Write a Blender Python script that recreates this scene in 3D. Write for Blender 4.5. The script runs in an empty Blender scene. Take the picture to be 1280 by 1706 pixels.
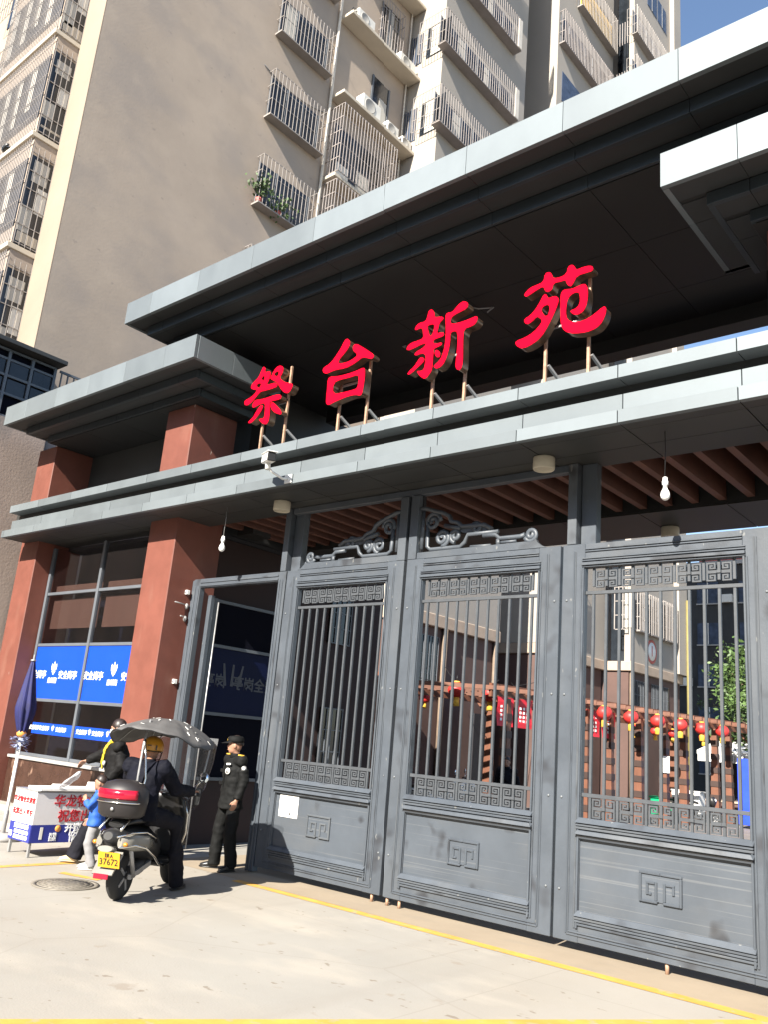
import bpy, bmesh, math, random
from mathutils import Vector, Matrix, noise
random.seed(7)
PI = math.pi
S = bpy.context.scene
COL = S.collection
# ---------------------------------------------------------------- camera, sky, sun, exposure
cam = bpy.data.cameras.new('camera'); co = bpy.data.objects.new('camera', cam); COL.objects.link(co)
cam.sensor_fit = 'AUTO'; cam.sensor_width = 36.0; cam.lens = 29.81
cam.clip_start = 0.05; cam.clip_end = 2000
_r = Vector((0.76322624, 0.64082484, 0.08263921)); _d = Vector((-0.10780292, 0.25239941, -0.96159922)); _f = Vector((-0.63707475, 0.72500901, 0.26172064))
co.matrix_world = Matrix(((_r.x, -_d.x, -_f.x, 0), (_r.y, -_d.y, -_f.y, 0), (_r.z, -_d.z, -_f.z, 1.8), (0, 0, 0, 1)))
S.camera = co
ELEV, AZ = math.radians(35.6), math.radians(9.0)
W = bpy.data.worlds.new('World'); S.world = W; W.use_nodes = True
wn = W.node_tree.nodes; wl = W.node_tree.links
bg = wn['Background']
sky = wn.new('ShaderNodeTexSky'); sky.sky_type = 'NISHITA'; sky.sun_disc = False
sky.sun_elevation = ELEV; sky.sun_rotation = math.radians(180) - AZ
sky.air_density = 1.0; sky.dust_density = 0.6; sky.ozone_density = 1.5
wl.new(sky.outputs[0], bg.inputs[0]); bg.inputs[1].default_value = 0.076
sl = bpy.data.lights.new('sun', 'SUN'); so = bpy.data.objects.new('sun', sl); COL.objects.link(so)
sl.energy = 5.0; sl.angle = math.radians(0.5); sl.color = (1.0, 0.935, 0.83)
so.rotation_euler = Vector((-math.sin(AZ) * math.cos(ELEV), math.cos(AZ) * math.cos(ELEV), -math.sin(ELEV))).to_track_quat('-Z', 'Y').to_euler()
so.location = (2, -10, 20)
S.view_settings.view_transform = 'Standard'; S.view_settings.look = 'None'
S.view_settings.gamma = 1.0; S.view_settings.use_curve_mapping = False
S.view_settings.exposure = 1.74

# ---------------------------------------------------------------- materials
def jitter(n, l, mp):
    oi = n.new('ShaderNodeObjectInfo'); k = n.new('ShaderNodeMath'); k.operation = 'MULTIPLY'; k.inputs[1].default_value = 53.0
    l.new(oi.outputs['Random'], k.inputs[0]); l.new(k.outputs[0], mp.inputs['Location'])
def mat(name, c, rough=0.6, metal=0.0, var=0.10, scale=2.5, bump=0.0, bscale=60.0, spec=0.5, rand=0.0, emit=None, estr=0.0, stretch=(1, 1, 1), c2=None, lo=0.35, hi=0.7, coat=0.0):
    m = bpy.data.materials.new(name); m.use_nodes = True
    nt = m.node_tree; n = nt.nodes; l = nt.links
    p = n['Principled BSDF']
    p.inputs['Roughness'].default_value = rough; p.inputs['Metallic'].default_value = metal
    p.inputs['Specular IOR Level'].default_value = spec
    if coat: p.inputs['Coat Weight'].default_value = coat; p.inputs['Coat Roughness'].default_value = 0.1
    c = tuple(c); a = tuple(max(0, x * (1 - var)) for x in c); b = tuple(min(1, x * (1 + var)) for x in c)
    if c2: a, b = c, tuple(c2)
    tc = n.new('ShaderNodeTexCoord'); mp = n.new('ShaderNodeMapping'); l.new(tc.outputs['Object'], mp.inputs[0])
    mp.inputs['Scale'].default_value = stretch; jitter(n, l, mp)
    nz = n.new('ShaderNodeTexNoise'); nz.inputs['Scale'].default_value = scale; nz.inputs['Detail'].default_value = 6; nz.inputs['Roughness'].default_value = 0.62
    l.new(mp.outputs[0], nz.inputs['Vector'])
    rp = n.new('ShaderNodeValToRGB'); rp.color_ramp.elements[0].position = lo; rp.color_ramp.elements[1].position = hi
    rp.color_ramp.elements[0].color = (*a, 1); rp.color_ramp.elements[1].color = (*b, 1)
    l.new(nz.outputs[0], rp.inputs[0])
    out = rp.outputs[0]
    if rand:
        oi = n.new('ShaderNodeObjectInfo'); hs = n.new('ShaderNodeHueSaturation')
        mr = n.new('ShaderNodeMapRange'); mr.inputs[3].default_value = 1 - rand; mr.inputs[4].default_value = 1 + rand
        l.new(oi.outputs['Random'], mr.inputs[0]); l.new(mr.outputs[0], hs.inputs['Value']); l.new(out, hs.inputs['Color']); out = hs.outputs[0]
    l.new(out, p.inputs['Base Color'])
    rr = n.new('ShaderNodeMapRange'); rr.inputs[3].default_value = max(0, rough - 0.08); rr.inputs[4].default_value = min(1, rough + 0.08)
    l.new(nz.outputs[0], rr.inputs[0]); l.new(rr.outputs[0], p.inputs['Roughness'])
    if bump:
        bz = n.new('ShaderNodeTexNoise'); bz.inputs['Scale'].default_value = bscale; bz.inputs['Detail'].default_value = 4
        l.new(mp.outputs[0], bz.inputs['Vector'])
        bp = n.new('ShaderNodeBump'); bp.inputs['Strength'].default_value = bump; bp.inputs['Distance'].default_value = 0.02
        l.new(bz.outputs[0], bp.inputs['Height']); l.new(bp.outputs[0], p.inputs['Normal'])
    if emit:
        p.inputs['Emission Color'].default_value = (*emit, 1); p.inputs['Emission Strength'].default_value = estr
    m['out'] = 1
    return m

def overlay(m, c, scale, lo, hi, stretch=(1, 1, 1), amt=1.0, detail=4, rot=None):
    """mix a second tone (stain, scratch, speck) over the base colour"""
    nt = m.node_tree; n = nt.nodes; l = nt.links; p = n['Principled BSDF']
    src = p.inputs['Base Color'].links[0].from_socket
    tc = n.new('ShaderNodeTexCoord'); mp = n.new('ShaderNodeMapping'); l.new(tc.outputs['Object'], mp.inputs[0]); mp.inputs['Scale'].default_value = stretch; jitter(n, l, mp)
    if rot: mp.inputs['Rotation'].default_value = rot
    nz = n.new('ShaderNodeTexNoise'); nz.inputs['Scale'].default_value = scale; nz.inputs['Detail'].default_value = detail
    l.new(mp.outputs[0], nz.inputs['Vector'])
    mr = n.new('ShaderNodeMapRange'); mr.inputs[1].default_value = lo; mr.inputs[2].default_value = hi; mr.inputs[4].default_value = amt
    l.new(nz.outputs[0], mr.inputs[0])
    mx = n.new('ShaderNodeMix'); mx.data_type = 'RGBA'
    l.new(mr.outputs[0], mx.inputs[0]); l.new(src, mx.inputs[6]); mx.inputs[7].default_value = (*c, 1)
    l.new(mx.outputs[2], p.inputs['Base Color'])
    return m

def glassy(name, tint, rough=0.03, refl=0.9, haze=0.0):
    m = bpy.data.materials.new(name); m.use_nodes = True
    n = m.node_tree.nodes; l = m.node_tree.links; n.clear()
    o = n.new('ShaderNodeOutputMaterial'); t = n.new('ShaderNodeBsdfTransparent'); g = n.new('ShaderNodeBsdfGlossy'); f = n.new('ShaderNodeLayerWeight'); x = n.new('ShaderNodeMixShader')
    pw = n.new('ShaderNodeMath'); pw.operation = 'POWER'; pw.inputs[1].default_value = 4.0; ma = n.new('ShaderNodeMath'); ma.operation = 'MULTIPLY_ADD'; ma.inputs[1].default_value = refl; ma.inputs[2].default_value = 0.035
    t.inputs[0].default_value = (*tint, 1); g.inputs['Roughness'].default_value = rough
    l.new(f.outputs['Facing'], pw.inputs[0]); l.new(pw.outputs[0], ma.inputs[0])
    l.new(ma.outputs[0], x.inputs[0]); l.new(t.outputs[0], x.inputs[1]); l.new(g.outputs[0], x.inputs[2]); out = x
    if haze:
        d = n.new('ShaderNodeBsdfDiffuse'); d.inputs[0].default_value = (0.7, 0.72, 0.75, 1); y = n.new('ShaderNodeMixShader'); y.inputs[0].default_value = haze
        l.new(x.outputs[0], y.inputs[1]); l.new(d.outputs[0], y.inputs[2]); out = y
    l.new(out.outputs[0], o.inputs[0])
    return m

M = {}
M['panel'] = mat('grey_metal_panel', (0.150, 0.172, 0.184), 0.62, 0.45, 0.08, 1.3, rand=0.13, stretch=(1, 1, 0.6))
M['shade_charcoal'] = mat('shade_darkened_soffit', (0.030, 0.031, 0.030), 0.55, 0.0, 0.15, 1.1)  # underside shade is painted in: darker than the fascia metal
M['roof_soffit'] = mat('shade_darkened_roof_soffit', (0.013, 0.013, 0.0127), 0.6, 0.0, 0.2, 1.1)  # near-black base carries the shade under the roofs
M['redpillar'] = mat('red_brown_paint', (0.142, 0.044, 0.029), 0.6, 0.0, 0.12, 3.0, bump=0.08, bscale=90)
overlay(M['redpillar'], (0.20, 0.095, 0.068), 2.2, 0.62, 0.78, (1, 1, 0.35), 0.55)
overlay(M['redpillar'], (0.42, 0.35, 0.3), 9, 0.735, 0.76, (1, 1, 0.3), 0.8)
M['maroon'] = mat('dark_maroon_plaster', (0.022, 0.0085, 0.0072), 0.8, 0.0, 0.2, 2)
M['gate'] = mat('blue_grey_gate_paint', (0.0558, 0.0659, 0.0798), 0.48, 0.0, 0.13, 2.2, bump=0.05, bscale=30)
overlay(M['gate'], (0.105, 0.108, 0.108), 1.4, 0.5, 0.8, (1, 1, 0.25), 0.5)
overlay(M['gate'], (0.021, 0.022, 0.026), 2.3, 0.615, 0.72, (1, 1, 1), 0.75, 2)
overlay(M['gate'], (0.20, 0.20, 0.19), 14, 0.70, 0.73, (1, 1, 0.5), 0.5, 3)
M['gatepanel'] = mat('blue_grey_gate_sheet', (0.0586, 0.0692, 0.0837), 0.5, 0.0, 0.10, 2.2)
overlay(M['gatepanel'], (0.135, 0.14, 0.145), 1.3, 0.60, 0.625, (0.28, 1, 46), 0.36, 3, (0, 0.02, 0))
overlay(M['gatepanel'], (0.021, 0.022, 0.026), 3.0, 0.625, 0.72, (1, 1, 1), 0.85, 2)
overlay(M['gatepanel'], (0.09, 0.09, 0.088), 1.2, 0.5, 0.8, (1, 1, 2), 0.4)
M['bar'] = mat('grey_bar_paint', (0.0530, 0.0586, 0.0659), 0.5, 0.0, 0.12, 8)
M['slat'] = mat('red_brown_slat', (0.1240, 0.0527, 0.0360), 0.6, 0.0, 0.15, 4, rand=0.12)
M['frame'] = mat('grey_window_frame', (0.09, 0.10, 0.115), 0.45)
M['glass'] = glassy('dark_window_glass', (0.88, 0.88, 0.90), 0.03, 0.45)
M['dark'] = mat('dark_interior', (0.012, 0.012, 0.016), 0.7)
M['navy'] = mat('dark_navy_interior', (0.0035, 0.004, 0.009), 0.9, spec=0.1)
M['brown_sheet'] = mat('plain_brown', (0.060, 0.024, 0.013), 0.75, var=0.06)
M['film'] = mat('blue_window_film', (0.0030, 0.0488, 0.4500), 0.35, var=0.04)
M['tanstrip'] = mat('sun_dimmed_tan', (0.245, 0.197, 0.150), 0.85, var=0.07, scale=0.6)
M['white'] = mat('white_print', (0.82, 0.82, 0.80), 0.5, var=0.03)
M['marble'] = mat('brown_marble', (0.0440, 0.0224, 0.0160), 0.28, var=0.3, scale=4)
overlay(M['marble'], (0.30, 0.19, 0.14), 3.5, 0.60, 0.72, (1.6, 1.6, 0.8), 0.75, 6)
M['sill'] = mat('grey_stone_sill', (0.30, 0.29, 0.28), 0.6)
M['wallwarm'] = mat('taupe_plaster', (0.36, 0.292, 0.232), 0.85, var=0.10, scale=0.35, bump=0.1, bscale=14)
overlay(M['wallwarm'], (0.285, 0.24, 0.205), 0.5, 0.46, 0.66, (1, 1.0, 1.6), 0.75, 9)
overlay(M['wallwarm'], (0.40, 0.325, 0.255), 0.9, 0.56, 0.72, (1, 1.2, 1.2), 0.5, 8)
overlay(M['wallwarm'], (0.20, 0.17, 0.15), 3.5, 0.66, 0.74, (1, 1.0, 1.3), 0.45, 4)
M['wallgrey'] = mat('grey_plaster', (0.30, 0.27, 0.235), 0.85, var=0.07, scale=0.4, bump=0.1, bscale=14)
overlay(M['wallgrey'], (0.27, 0.25, 0.23), 0.5, 0.46, 0.68, (1, 1.5, 0.5), 0.5, 7)
M['concrete_wall'] = mat('stained_concrete', (0.3384, 0.2664, 0.2232), 0.9, var=0.12, scale=0.8, bump=0.2, bscale=20)
overlay(M['concrete_wall'], (0.18, 0.16, 0.145), 1.2, 0.5, 0.68, (1, 2.5, 0.35), 0.8, 6)
M['band'] = mat('cream_band', (0.3500, 0.2730, 0.2100), 0.8)
M['brownwall'] = mat('brown_red_plaster', (0.085, 0.049, 0.041), 0.8, var=0.15, scale=0.8)
M['slabc'] = mat('cream_slab', (0.4800, 0.4240, 0.3440), 0.8, var=0.07, scale=1.5)
M['cage'] = mat('cream_cage_steel', (0.265, 0.24, 0.222), 0.55, var=0.1)
M['cagedark'] = mat('pink_grey_cage_steel', (0.25, 0.222, 0.21), 0.55, var=0.1)
M['winpane'] = mat('dark_pane', (0.018, 0.022, 0.028), 0.12, var=0.5, scale=0.9)
M['winblue'] = mat('blue_grey_pane', (0.05, 0.065, 0.10), 0.12, var=0.3)
M['curtain'] = mat('pale_curtain', (0.42, 0.40, 0.36), 0.8, stretch=(14, 14, 0.3))
M['ac'] = mat('ac_white', (0.62, 0.60, 0.55), 0.5)
M['acgrille'] = mat('ac_grille', (0.30, 0.29, 0.27), 0.6)
M['pipe'] = mat('cream_pipe', (0.58, 0.53, 0.46), 0.55)
M['olive'] = mat('olive_pipe', (0.20, 0.17, 0.06), 0.6)
M['red_led'] = mat('red_led_face', (0.33, 0.0012, 0.004), 1.0, var=0.02, emit=(1.0, 0.004, 0.034), estr=0.5, spec=0.0)
M['bronze'] = mat('bronze_return', (0.19, 0.12, 0.08), 0.3, 0.75, 0.3, 9)
M['rust'] = mat('rusty_post', (0.33, 0.20, 0.13), 0.6, 0.0, 0.3, 14)
M['steel'] = mat('dull_steel', (0.34, 0.34, 0.34), 0.4, 0.5, 0.15, 6)
M['chrome'] = mat('chrome_trim', (0.72, 0.70, 0.66), 0.16, 1.0, 0.05)
M['camwhite'] = mat('camera_white', (0.72, 0.72, 0.69), 0.35)
M['black'] = mat('black_plastic', (0.014, 0.014, 0.015), 0.42, var=0.3)
M['lampbeige'] = mat('lamp_beige', (0.46, 0.42, 0.33), 0.5)
M['bulb'] = mat('white_bulb', (0.85, 0.85, 0.83), 0.25, var=0.02)
M['paper'] = mat('white_paper', (0.80, 0.79, 0.76), 0.7, var=0.05, scale=9)
M['yellow'] = mat('yellow_road_paint', (0.46, 0.255, 0.045), 0.8, var=0.14, scale=3, bump=0.1)
overlay(M['yellow'], (0.27, 0.235, 0.19), 9, 0.56, 0.66, (1, 1, 1), 0.6, 8)
M['lantern'] = mat('red_lantern_silk', (0.4960, 0.0280, 0.0240), 0.5, var=0.1, stretch=(1, 1, 0.2), scale=12)
M['gold'] = mat('lantern_gold', (0.75, 0.45, 0.06), 0.5)
M['timber'] = mat('orange_brown_timber', (0.1279, 0.0480, 0.0252), 0.6, var=0.18, scale=6, stretch=(1, 1, 0.3))
M['banner'] = mat('red_banner', (0.55, 0.015, 0.03), 0.6, var=0.05)
M['shadebldg'] = mat('shade_painted_facade', (0.0280, 0.0280, 0.0288), 0.8, var=0.2)  # shade on the far building is put into its wall colour
M['bark'] = mat('bark', (0.10, 0.07, 0.045), 0.9, var=0.3, scale=9)
M['leaf'] = mat('leaf_green', (0.0585, 0.1035, 0.0270), 0.55, var=0.4, scale=1.2, rand=0.15)
M['leafdark'] = mat('leaf_deep', (0.035, 0.070, 0.020), 0.6, var=0.4, scale=1.2)
M['awning'] = mat('white_awning', (0.5600, 0.5600, 0.5440), 0.6)
M['bluepaint'] = mat('blue_board_paint', (0.012, 0.05, 0.55), 0.45)
M['greenplastic'] = mat('green_plastic', (0.0, 0.28, 0.12), 0.45)
M['kerb'] = mat('pale_step_stone', (0.3150, 0.2870, 0.2520), 0.8, var=0.12, scale=5)
M['manhole'] = mat('worn_iron', (0.20, 0.18, 0.15), 0.6, 0.3, 0.2, 9)
M['redroof'] = mat('red_roof', (0.45, 0.11, 0.09), 0.7)

def ground_mat():
    m = mat('pale_concrete', (0.252, 0.240, 0.216), 0.82, var=0.08, scale=0.55, bump=0.12, bscale=55)
    overlay(m, (0.262, 0.232, 0.19), 0.28, 0.45, 0.7, (1, 1, 1), 0.7, 8)
    overlay(m, (0.335, 0.305, 0.258), 1.1, 0.52, 0.75, (1, 1.8, 1), 0.6, 7)
    overlay(m, (0.20, 0.165, 0.13), 3.2, 0.685, 0.73, (1, 1, 1), 0.55, 3)
    overlay(m, (0.16, 0.13, 0.10), 7.0, 0.705, 0.73, (1, 1.4, 1), 0.8, 2)
    overlay(m, (0.23, 0.19, 0.14), 90, 0.60, 0.80, (1, 1, 1), 0.35, 2)
    # slab joints every few metres, hairline cracks and rubbed tyre marks
    nt = m.node_tree; n = nt.nodes; l = nt.links; pr = n['Principled BSDF']
    tc = n.new('ShaderNodeTexCoord')
    def mixin(fac, c):
        src = pr.inputs['Base Color'].links[0].from_socket; mx = n.new('ShaderNodeMix'); mx.data_type = 'RGBA'
        l.new(fac, mx.inputs[0]); l.new(src, mx.inputs[6]); mx.inputs[7].default_value = (*c, 1); l.new(mx.outputs[2], pr.inputs['Base Color'])
    def mrange(s, a, b, t): r = n.new('ShaderNodeMapRange'); r.inputs[1].default_value = a; r.inputs[2].default_value = b; r.inputs[4].default_value = t; l.new(s, r.inputs[0]); return r.outputs[0]
    nz = n.new('ShaderNodeTexNoise'); nz.inputs['Scale'].default_value = 0.9; nz.inputs['Detail'].default_value = 6; l.new(tc.outputs['Object'], nz.inputs['Vector'])
    wv = n.new('ShaderNodeMix'); wv.data_type = 'VECTOR'; wv.inputs[0].default_value = 0.10; l.new(tc.outputs['Object'], wv.inputs[4]); l.new(nz.outputs[1], wv.inputs[5])
    vo = n.new('ShaderNodeTexVoronoi'); vo.feature = 'DISTANCE_TO_EDGE'; vo.inputs['Scale'].default_value = 0.33; l.new(wv.outputs[1], vo.inputs['Vector'])
    mixin(mrange(vo.outputs['Distance'], 0.0045, 0.0015, 0.22), (0.17, 0.145, 0.12))
    sp = n.new('ShaderNodeSeparateXYZ'); l.new(tc.outputs['Object'], sp.inputs[0])
    for ax, per, off in (('X', 4.6, 1.7), ('Y', 5.2, 0.9)):
        a = n.new('ShaderNodeMath'); a.operation = 'ADD'; a.inputs[1].default_value = off + 500 * per; l.new(sp.outputs[ax], a.inputs[0])
        b = n.new('ShaderNodeMath'); b.operation = 'MODULO'; b.inputs[1].default_value = per; l.new(a.outputs[0], b.inputs[0])
        c = n.new('ShaderNodeMath'); c.operation = 'SUBTRACT'; c.inputs[1].default_value = per / 2; l.new(b.outputs[0], c.inputs[0])
        d = n.new('ShaderNodeMath'); d.operation = 'ABSOLUTE'; l.new(c.outputs[0], d.inputs[0])
        mixin(mrange(d.outputs[0], 0.010, 0.004, 0.26), (0.16, 0.14, 0.115))
    tz = n.new('ShaderNodeTexNoise'); tz.inputs['Scale'].default_value = 1.0; tz.inputs['Detail'].default_value = 5; mp = n.new('ShaderNodeMapping'); mp.inputs['Scale'].default_value = (2.2, 0.16, 1); mp.inputs['Rotation'].default_value = (0, 0, 0.35)
    l.new(tc.outputs['Object'], mp.inputs[0]); l.new(mp.outputs[0], tz.inputs['Vector']); mixin(mrange(tz.outputs[0], 0.56, 0.74, 0.30), (0.20, 0.18, 0.155))
    return m
M['ground'] = ground_mat()

M['paving'] = mat('grey_yard_paving', (0.15, 0.13, 0.118), 0.85, var=0.12, scale=1.2, bump=0.1)
M['asphalt'] = mat('bounce_cutting_asphalt', (0.052, 0.051, 0.050), 0.85, var=0.15, scale=2, bump=0.2)
M['shadowband'] = mat('painted_shadow_brown', (0.035, 0.018, 0.014), 0.6)  # stands for rafter shadows across the pergola posts
M['darkgreen'] = mat('dark_green_roof', (0.05, 0.075, 0.05), 0.7)
M['bluepanel'] = mat('deep_blue_print', (0.022, 0.030, 0.21), 0.4, var=0.05)
M['shadewhite'] = mat('shade_greyed_white', (0.60, 0.58, 0.58), 0.4, var=0.04)  # white print greyed for the table side turned from the sun
M['redprint'] = mat('red_print', (0.38, 0.012, 0.02), 0.5, var=0.03)
M['goldprint'] = mat('orange_gold_print', (0.70, 0.28, 0.06), 0.5)
M['parasol'] = mat('dark_blue_cloth', (0.007, 0.0085, 0.075), 0.75, var=0.3, scale=9)
M['ruffle'] = mat('silver_blue_ruffle', (0.40, 0.44, 0.55), 0.4, c2=(0.06, 0.08, 0.25), scale=18)
M['rubber'] = mat('tyre_rubber', (0.020, 0.020, 0.020), 0.8, var=0.3)
M['tinted'] = mat('smoky_grey_plastic', (0.20, 0.19, 0.165), 0.25, var=0.12)
M['tail'] = mat('red_lens', (0.32, 0.006, 0.022), 0.15, var=0.1)
M['amber'] = mat('amber_lens', (0.5, 0.18, 0.02), 0.2)
M['glasswhite'] = mat('lamp_lens', (0.55, 0.55, 0.55), 0.1)
M['mirror'] = mat('sky_mirror', (0.72, 0.80, 0.90), 0.06, 0.95)
M['plate'] = mat('yellow_plate', (0.52, 0.27, 0.012), 0.5, var=0.05)
M['boxgrey'] = mat('dark_box_plastic', (0.016, 0.0135, 0.014), 0.5, var=0.2)
M['canopy'] = mat('grey_canopy_cloth', (0.082, 0.080, 0.079), 0.6, var=0.15, scale=7)
M['clearplastic'] = glassy('clear_plastic', (0.86, 0.86, 0.86), 0.12, 0.6, 0.14)
M['bagfilm'] = glassy('bag_plastic', (0.85, 0.85, 0.87), 0.15, 0.8, 0.38)
M['skin'] = mat('skin', (0.30, 0.155, 0.10), 0.55, var=0.06, scale=12)
M['lip'] = mat('lips', (0.25, 0.09, 0.07), 0.5)
M['hair'] = mat('dark_hair', (0.020, 0.012, 0.010), 0.45, var=0.4, scale=40, stretch=(1, 1, .2))
M['guardcloth'] = mat('black_uniform', (0.0075, 0.0078, 0.0078), 0.7, var=0.25, scale=6, bump=0.15, bscale=140, spec=0.12)
M['coat'] = mat('black_coat', (0.0085, 0.0082, 0.0085), 0.7, var=0.25, scale=6, spec=0.12)
M['darkcloth'] = mat('dark_trousers', (0.010, 0.010, 0.014), 0.8, var=0.2, scale=6, spec=0.12)
M['navycloth'] = mat('navy_black_jacket', (0.0055, 0.006, 0.011), 0.75, var=0.25, scale=6, spec=0.12)
M['bluecloth'] = mat('bright_blue_cloth', (0.010, 0.075, 0.36), 0.7, var=0.12, scale=6)
M['greycloth'] = mat('grey_cotton', (0.19, 0.188, 0.195), 0.85, var=0.1, scale=8)
M['shoeblack'] = mat('black_leather', (0.014, 0.014, 0.015), 0.3)
M['sandal'] = mat('beige_sandal', (0.48, 0.37, 0.23), 0.6)
M['sneaker'] = mat('pale_trainer', (0.55, 0.55, 0.52), 0.6, c2=(0.18, 0.22, 0.18), scale=26)
M['sole'] = mat('pale_sole', (0.60, 0.50, 0.44), 0.7)
M['scarf'] = mat('yellow_scarf', (0.42, 0.30, 0.010), 0.75, var=0.15, scale=14)
M['mask'] = mat('pale_face_mask', (0.62, 0.70, 0.76), 0.7)
M['helmet'] = mat('yellow_helmet', (0.48, 0.21, 0.015), 0.35, var=0.06)
M['sideglass'] = glassy('side_window_glass', (0.36, 0.36, 0.40))
M['filmdark'] = mat('shade_darkened_film', (0.0012, 0.004, 0.030), 0.6, var=0.04, spec=0.15)  # blue film copied darker, with the doorway shade in its colour
M['shadeprint'] = mat('shade_dimmed_print', (0.07, 0.075, 0.09), 0.7, var=0.2, scale=9)  # white lettering greyed to carry the doorway shade
M['soffit_strip'] = mat('shade_darkened_strip', (0.026, 0.028, 0.029), 0.6)  # step undersides coloured darker to stand for their shade
M['boltgrey'] = mat('painted_bolt', (0.13, 0.14, 0.15), 0.5)
M['tanpipe'] = mat('tan_pipe', (0.17, 0.125, 0.09), 0.7, var=0.2)
M['moulding'] = mat('shade_darkened_moulding', (0.050, 0.061, 0.069), 0.42, 0.5, 0.1, 1.3, rand=0.08)  # fascia metal repeated darker, overhang shade put into the colour
M['apron'] = mat('tan_threshold_concrete', (0.245, 0.198, 0.142), 0.85, var=0.08, scale=1.2, bump=0.1)
overlay(M['apron'], (0.19, 0.165, 0.13), 1.6, 0.55, 0.72, (0.6, 1.5, 1), 0.6, 6)
M['balconywall'] = mat('balcony_render', (0.30, 0.245, 0.185), 0.85, var=0.1, scale=0.6)
# ---------------------------------------------------------------- mesh helpers
class MB:
    def __init__(s): s.bm = bmesh.new()
    def box(s, x0, x1, y0, y1, z0, z1):
        vs = [s.bm.verts.new((x, y, z)) for z in (z0, z1) for y in (y0, y1) for x in (x0, x1)]
        for f in ((0, 2, 3, 1), (4, 5, 7, 6), (0, 1, 5, 4), (2, 6, 7, 3), (0, 4, 6, 2), (1, 3, 7, 5)): s.bm.faces.new([vs[i] for i in f])
        return s
    def hexa(s, p):   # 8 points, bottom ring 0-3 then top ring 4-7
        vs = [s.bm.verts.new(q) for q in p]
        for f in ((3, 2, 1, 0), (4, 5, 6, 7), (0, 1, 5, 4), (1, 2, 6, 5), (2, 3, 7, 6), (3, 0, 4, 7)): s.bm.faces.new([vs[i] for i in f])
        return s
    def ring(s, c, a, b, n, ph=0): return [s.bm.verts.new(c + a * math.cos(ph + 2 * PI * i / n) + b * math.sin(ph + 2 * PI * i / n)) for i in range(n)]
    def skin(s, R, cap=True, smooth=True):
        n = len(R[0])
        for A, B in zip(R, R[1:]):
            for i in range(n):
                f = s.bm.faces.new((A[i], A[(i + 1) % n], B[(i + 1) % n], B[i])); f.smooth = smooth
        if cap: s.bm.faces.new(R[0][::-1]); s.bm.faces.new(R[-1])
        return s
    def frame(s, d, side=None):
        d = d.normalized(); ref = Vector(side) if side is not None else (Vector((0, 0, 1)) if abs(d.z) < 0.9 else Vector((1, 0, 0)))
        a = ref - d * ref.dot(d)
        if a.length < 1e-6: a = d.orthogonal()
        a.normalize(); return a, d.cross(a)
    def tube(s, pts, r, n=8, side=None, cap=True, ph=0):
        pts = [Vector(p) for p in pts]; rs = r if isinstance(r, (list, tuple)) else [r] * len(pts)
        R = []
        for i, p in enumerate(pts):
            d = (pts[min(i + 1, len(pts) - 1)] - pts[max(i - 1, 0)])
            a, b = s.frame(d, side); q = rs[i]; rx, ry = q if isinstance(q, (list, tuple)) else (q, q)
            R.append(s.ring(p, a * rx, b * ry, n, ph))
        return s.skin(R, cap)
    def bar(s, p, q, w, h, side=(0, 0, 1)):
        p, q = Vector(p), Vector(q); a, b = s.frame(q - p, side)
        P = []
        for c in (p, q): P += [c + a * h / 2 + b * w / 2, c - a * h / 2 + b * w / 2, c - a * h / 2 - b * w / 2, c + a * h / 2 - b * w / 2]
        return s.hexa(P)
    def cyl(s, p, q, r, n=12): return s.tube([p, q], r, n)
    def lathe(s, c, prof, n=16, axis=(0, 0, 1)):
        ax = Vector(axis).normalized(); a, b = s.frame(ax); c = Vector(c)
        R = [s.ring(c + ax * z, a * max(r, 1e-4), b * max(r, 1e-4), n) for r, z in prof]
        return s.skin(R)
    def ball(s, c, rx, ry=None, rz=None, n=12, rot=None):
        ry = ry or rx; rz = rz or rx; c = Vector(c); R = []
        k = max(6, n // 2 + 1)
        for i in range(k + 1):
            t = PI * (i + 0.02) / (k + 0.04); z = -math.cos(t); q = math.sin(t); ring = []
            for j in range(n):
                v = Vector((rx * q * math.cos(2 * PI * j / n), ry * q * math.sin(2 * PI * j / n), rz * z))
                ring.append(s.bm.verts.new(c + (rot @ v if rot else v)))
            R.append(ring)
        return s.skin(R)
    def prism(s, poly, y0, y1):   # polygon in x,z
        A = [s.bm.verts.new((x, y0, z)) for x, z in poly]; B = [s.bm.verts.new((x, y1, z)) for x, z in poly]; n = len(A)
        s.bm.faces.new(A); s.bm.faces.new(B[::-1])
        for i in range(n): s.bm.faces.new((A[(i + 1) % n], A[i], B[i], B[(i + 1) % n]))
        return s
    def quad(s, *p):
        s.bm.faces.new([s.bm.verts.new(q) for q in p]); return s
    def mesh(s, name, base=None, bevel=0):
        bmesh.ops.recalc_face_normals(s.bm, faces=s.bm.faces)
        if bevel:
            bmesh.ops.bevel(s.bm, geom=[e for e in s.bm.edges if len(e.link_faces) == 2 and e.calc_face_angle() > 0.6], offset=bevel, segments=1, affect='EDGES', clamp_overlap=True)
        if base is not None: bmesh.ops.translate(s.bm, verts=s.bm.verts, vec=-Vector(base))
        me = bpy.data.meshes.new(name); s.bm.to_mesh(me); s.bm.free(); return me
    def build(s, name, m, parent=None, base=None, bevel=0):
        if base is None: base = BASE.get(parent.name, Vector()) if parent else Vector()
        me = s.mesh(name, base, bevel); me.materials.append(m)
        return link(name, me, parent, base if parent is None else None)
BASE = {}
def link(name, me, parent=None, loc=None):
    o = bpy.data.objects.new(name, me); COL.objects.link(o)
    if parent: o.parent = parent; BASE[o.name] = BASE.get(parent.name, Vector())
    elif loc is not None: o.location = loc; BASE[o.name] = Vector(loc)
    return o
def tag(o, label, cat, group=None):
    o['label'] = label; o['category'] = cat
    if group: o['group'] = group
    return o
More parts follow.
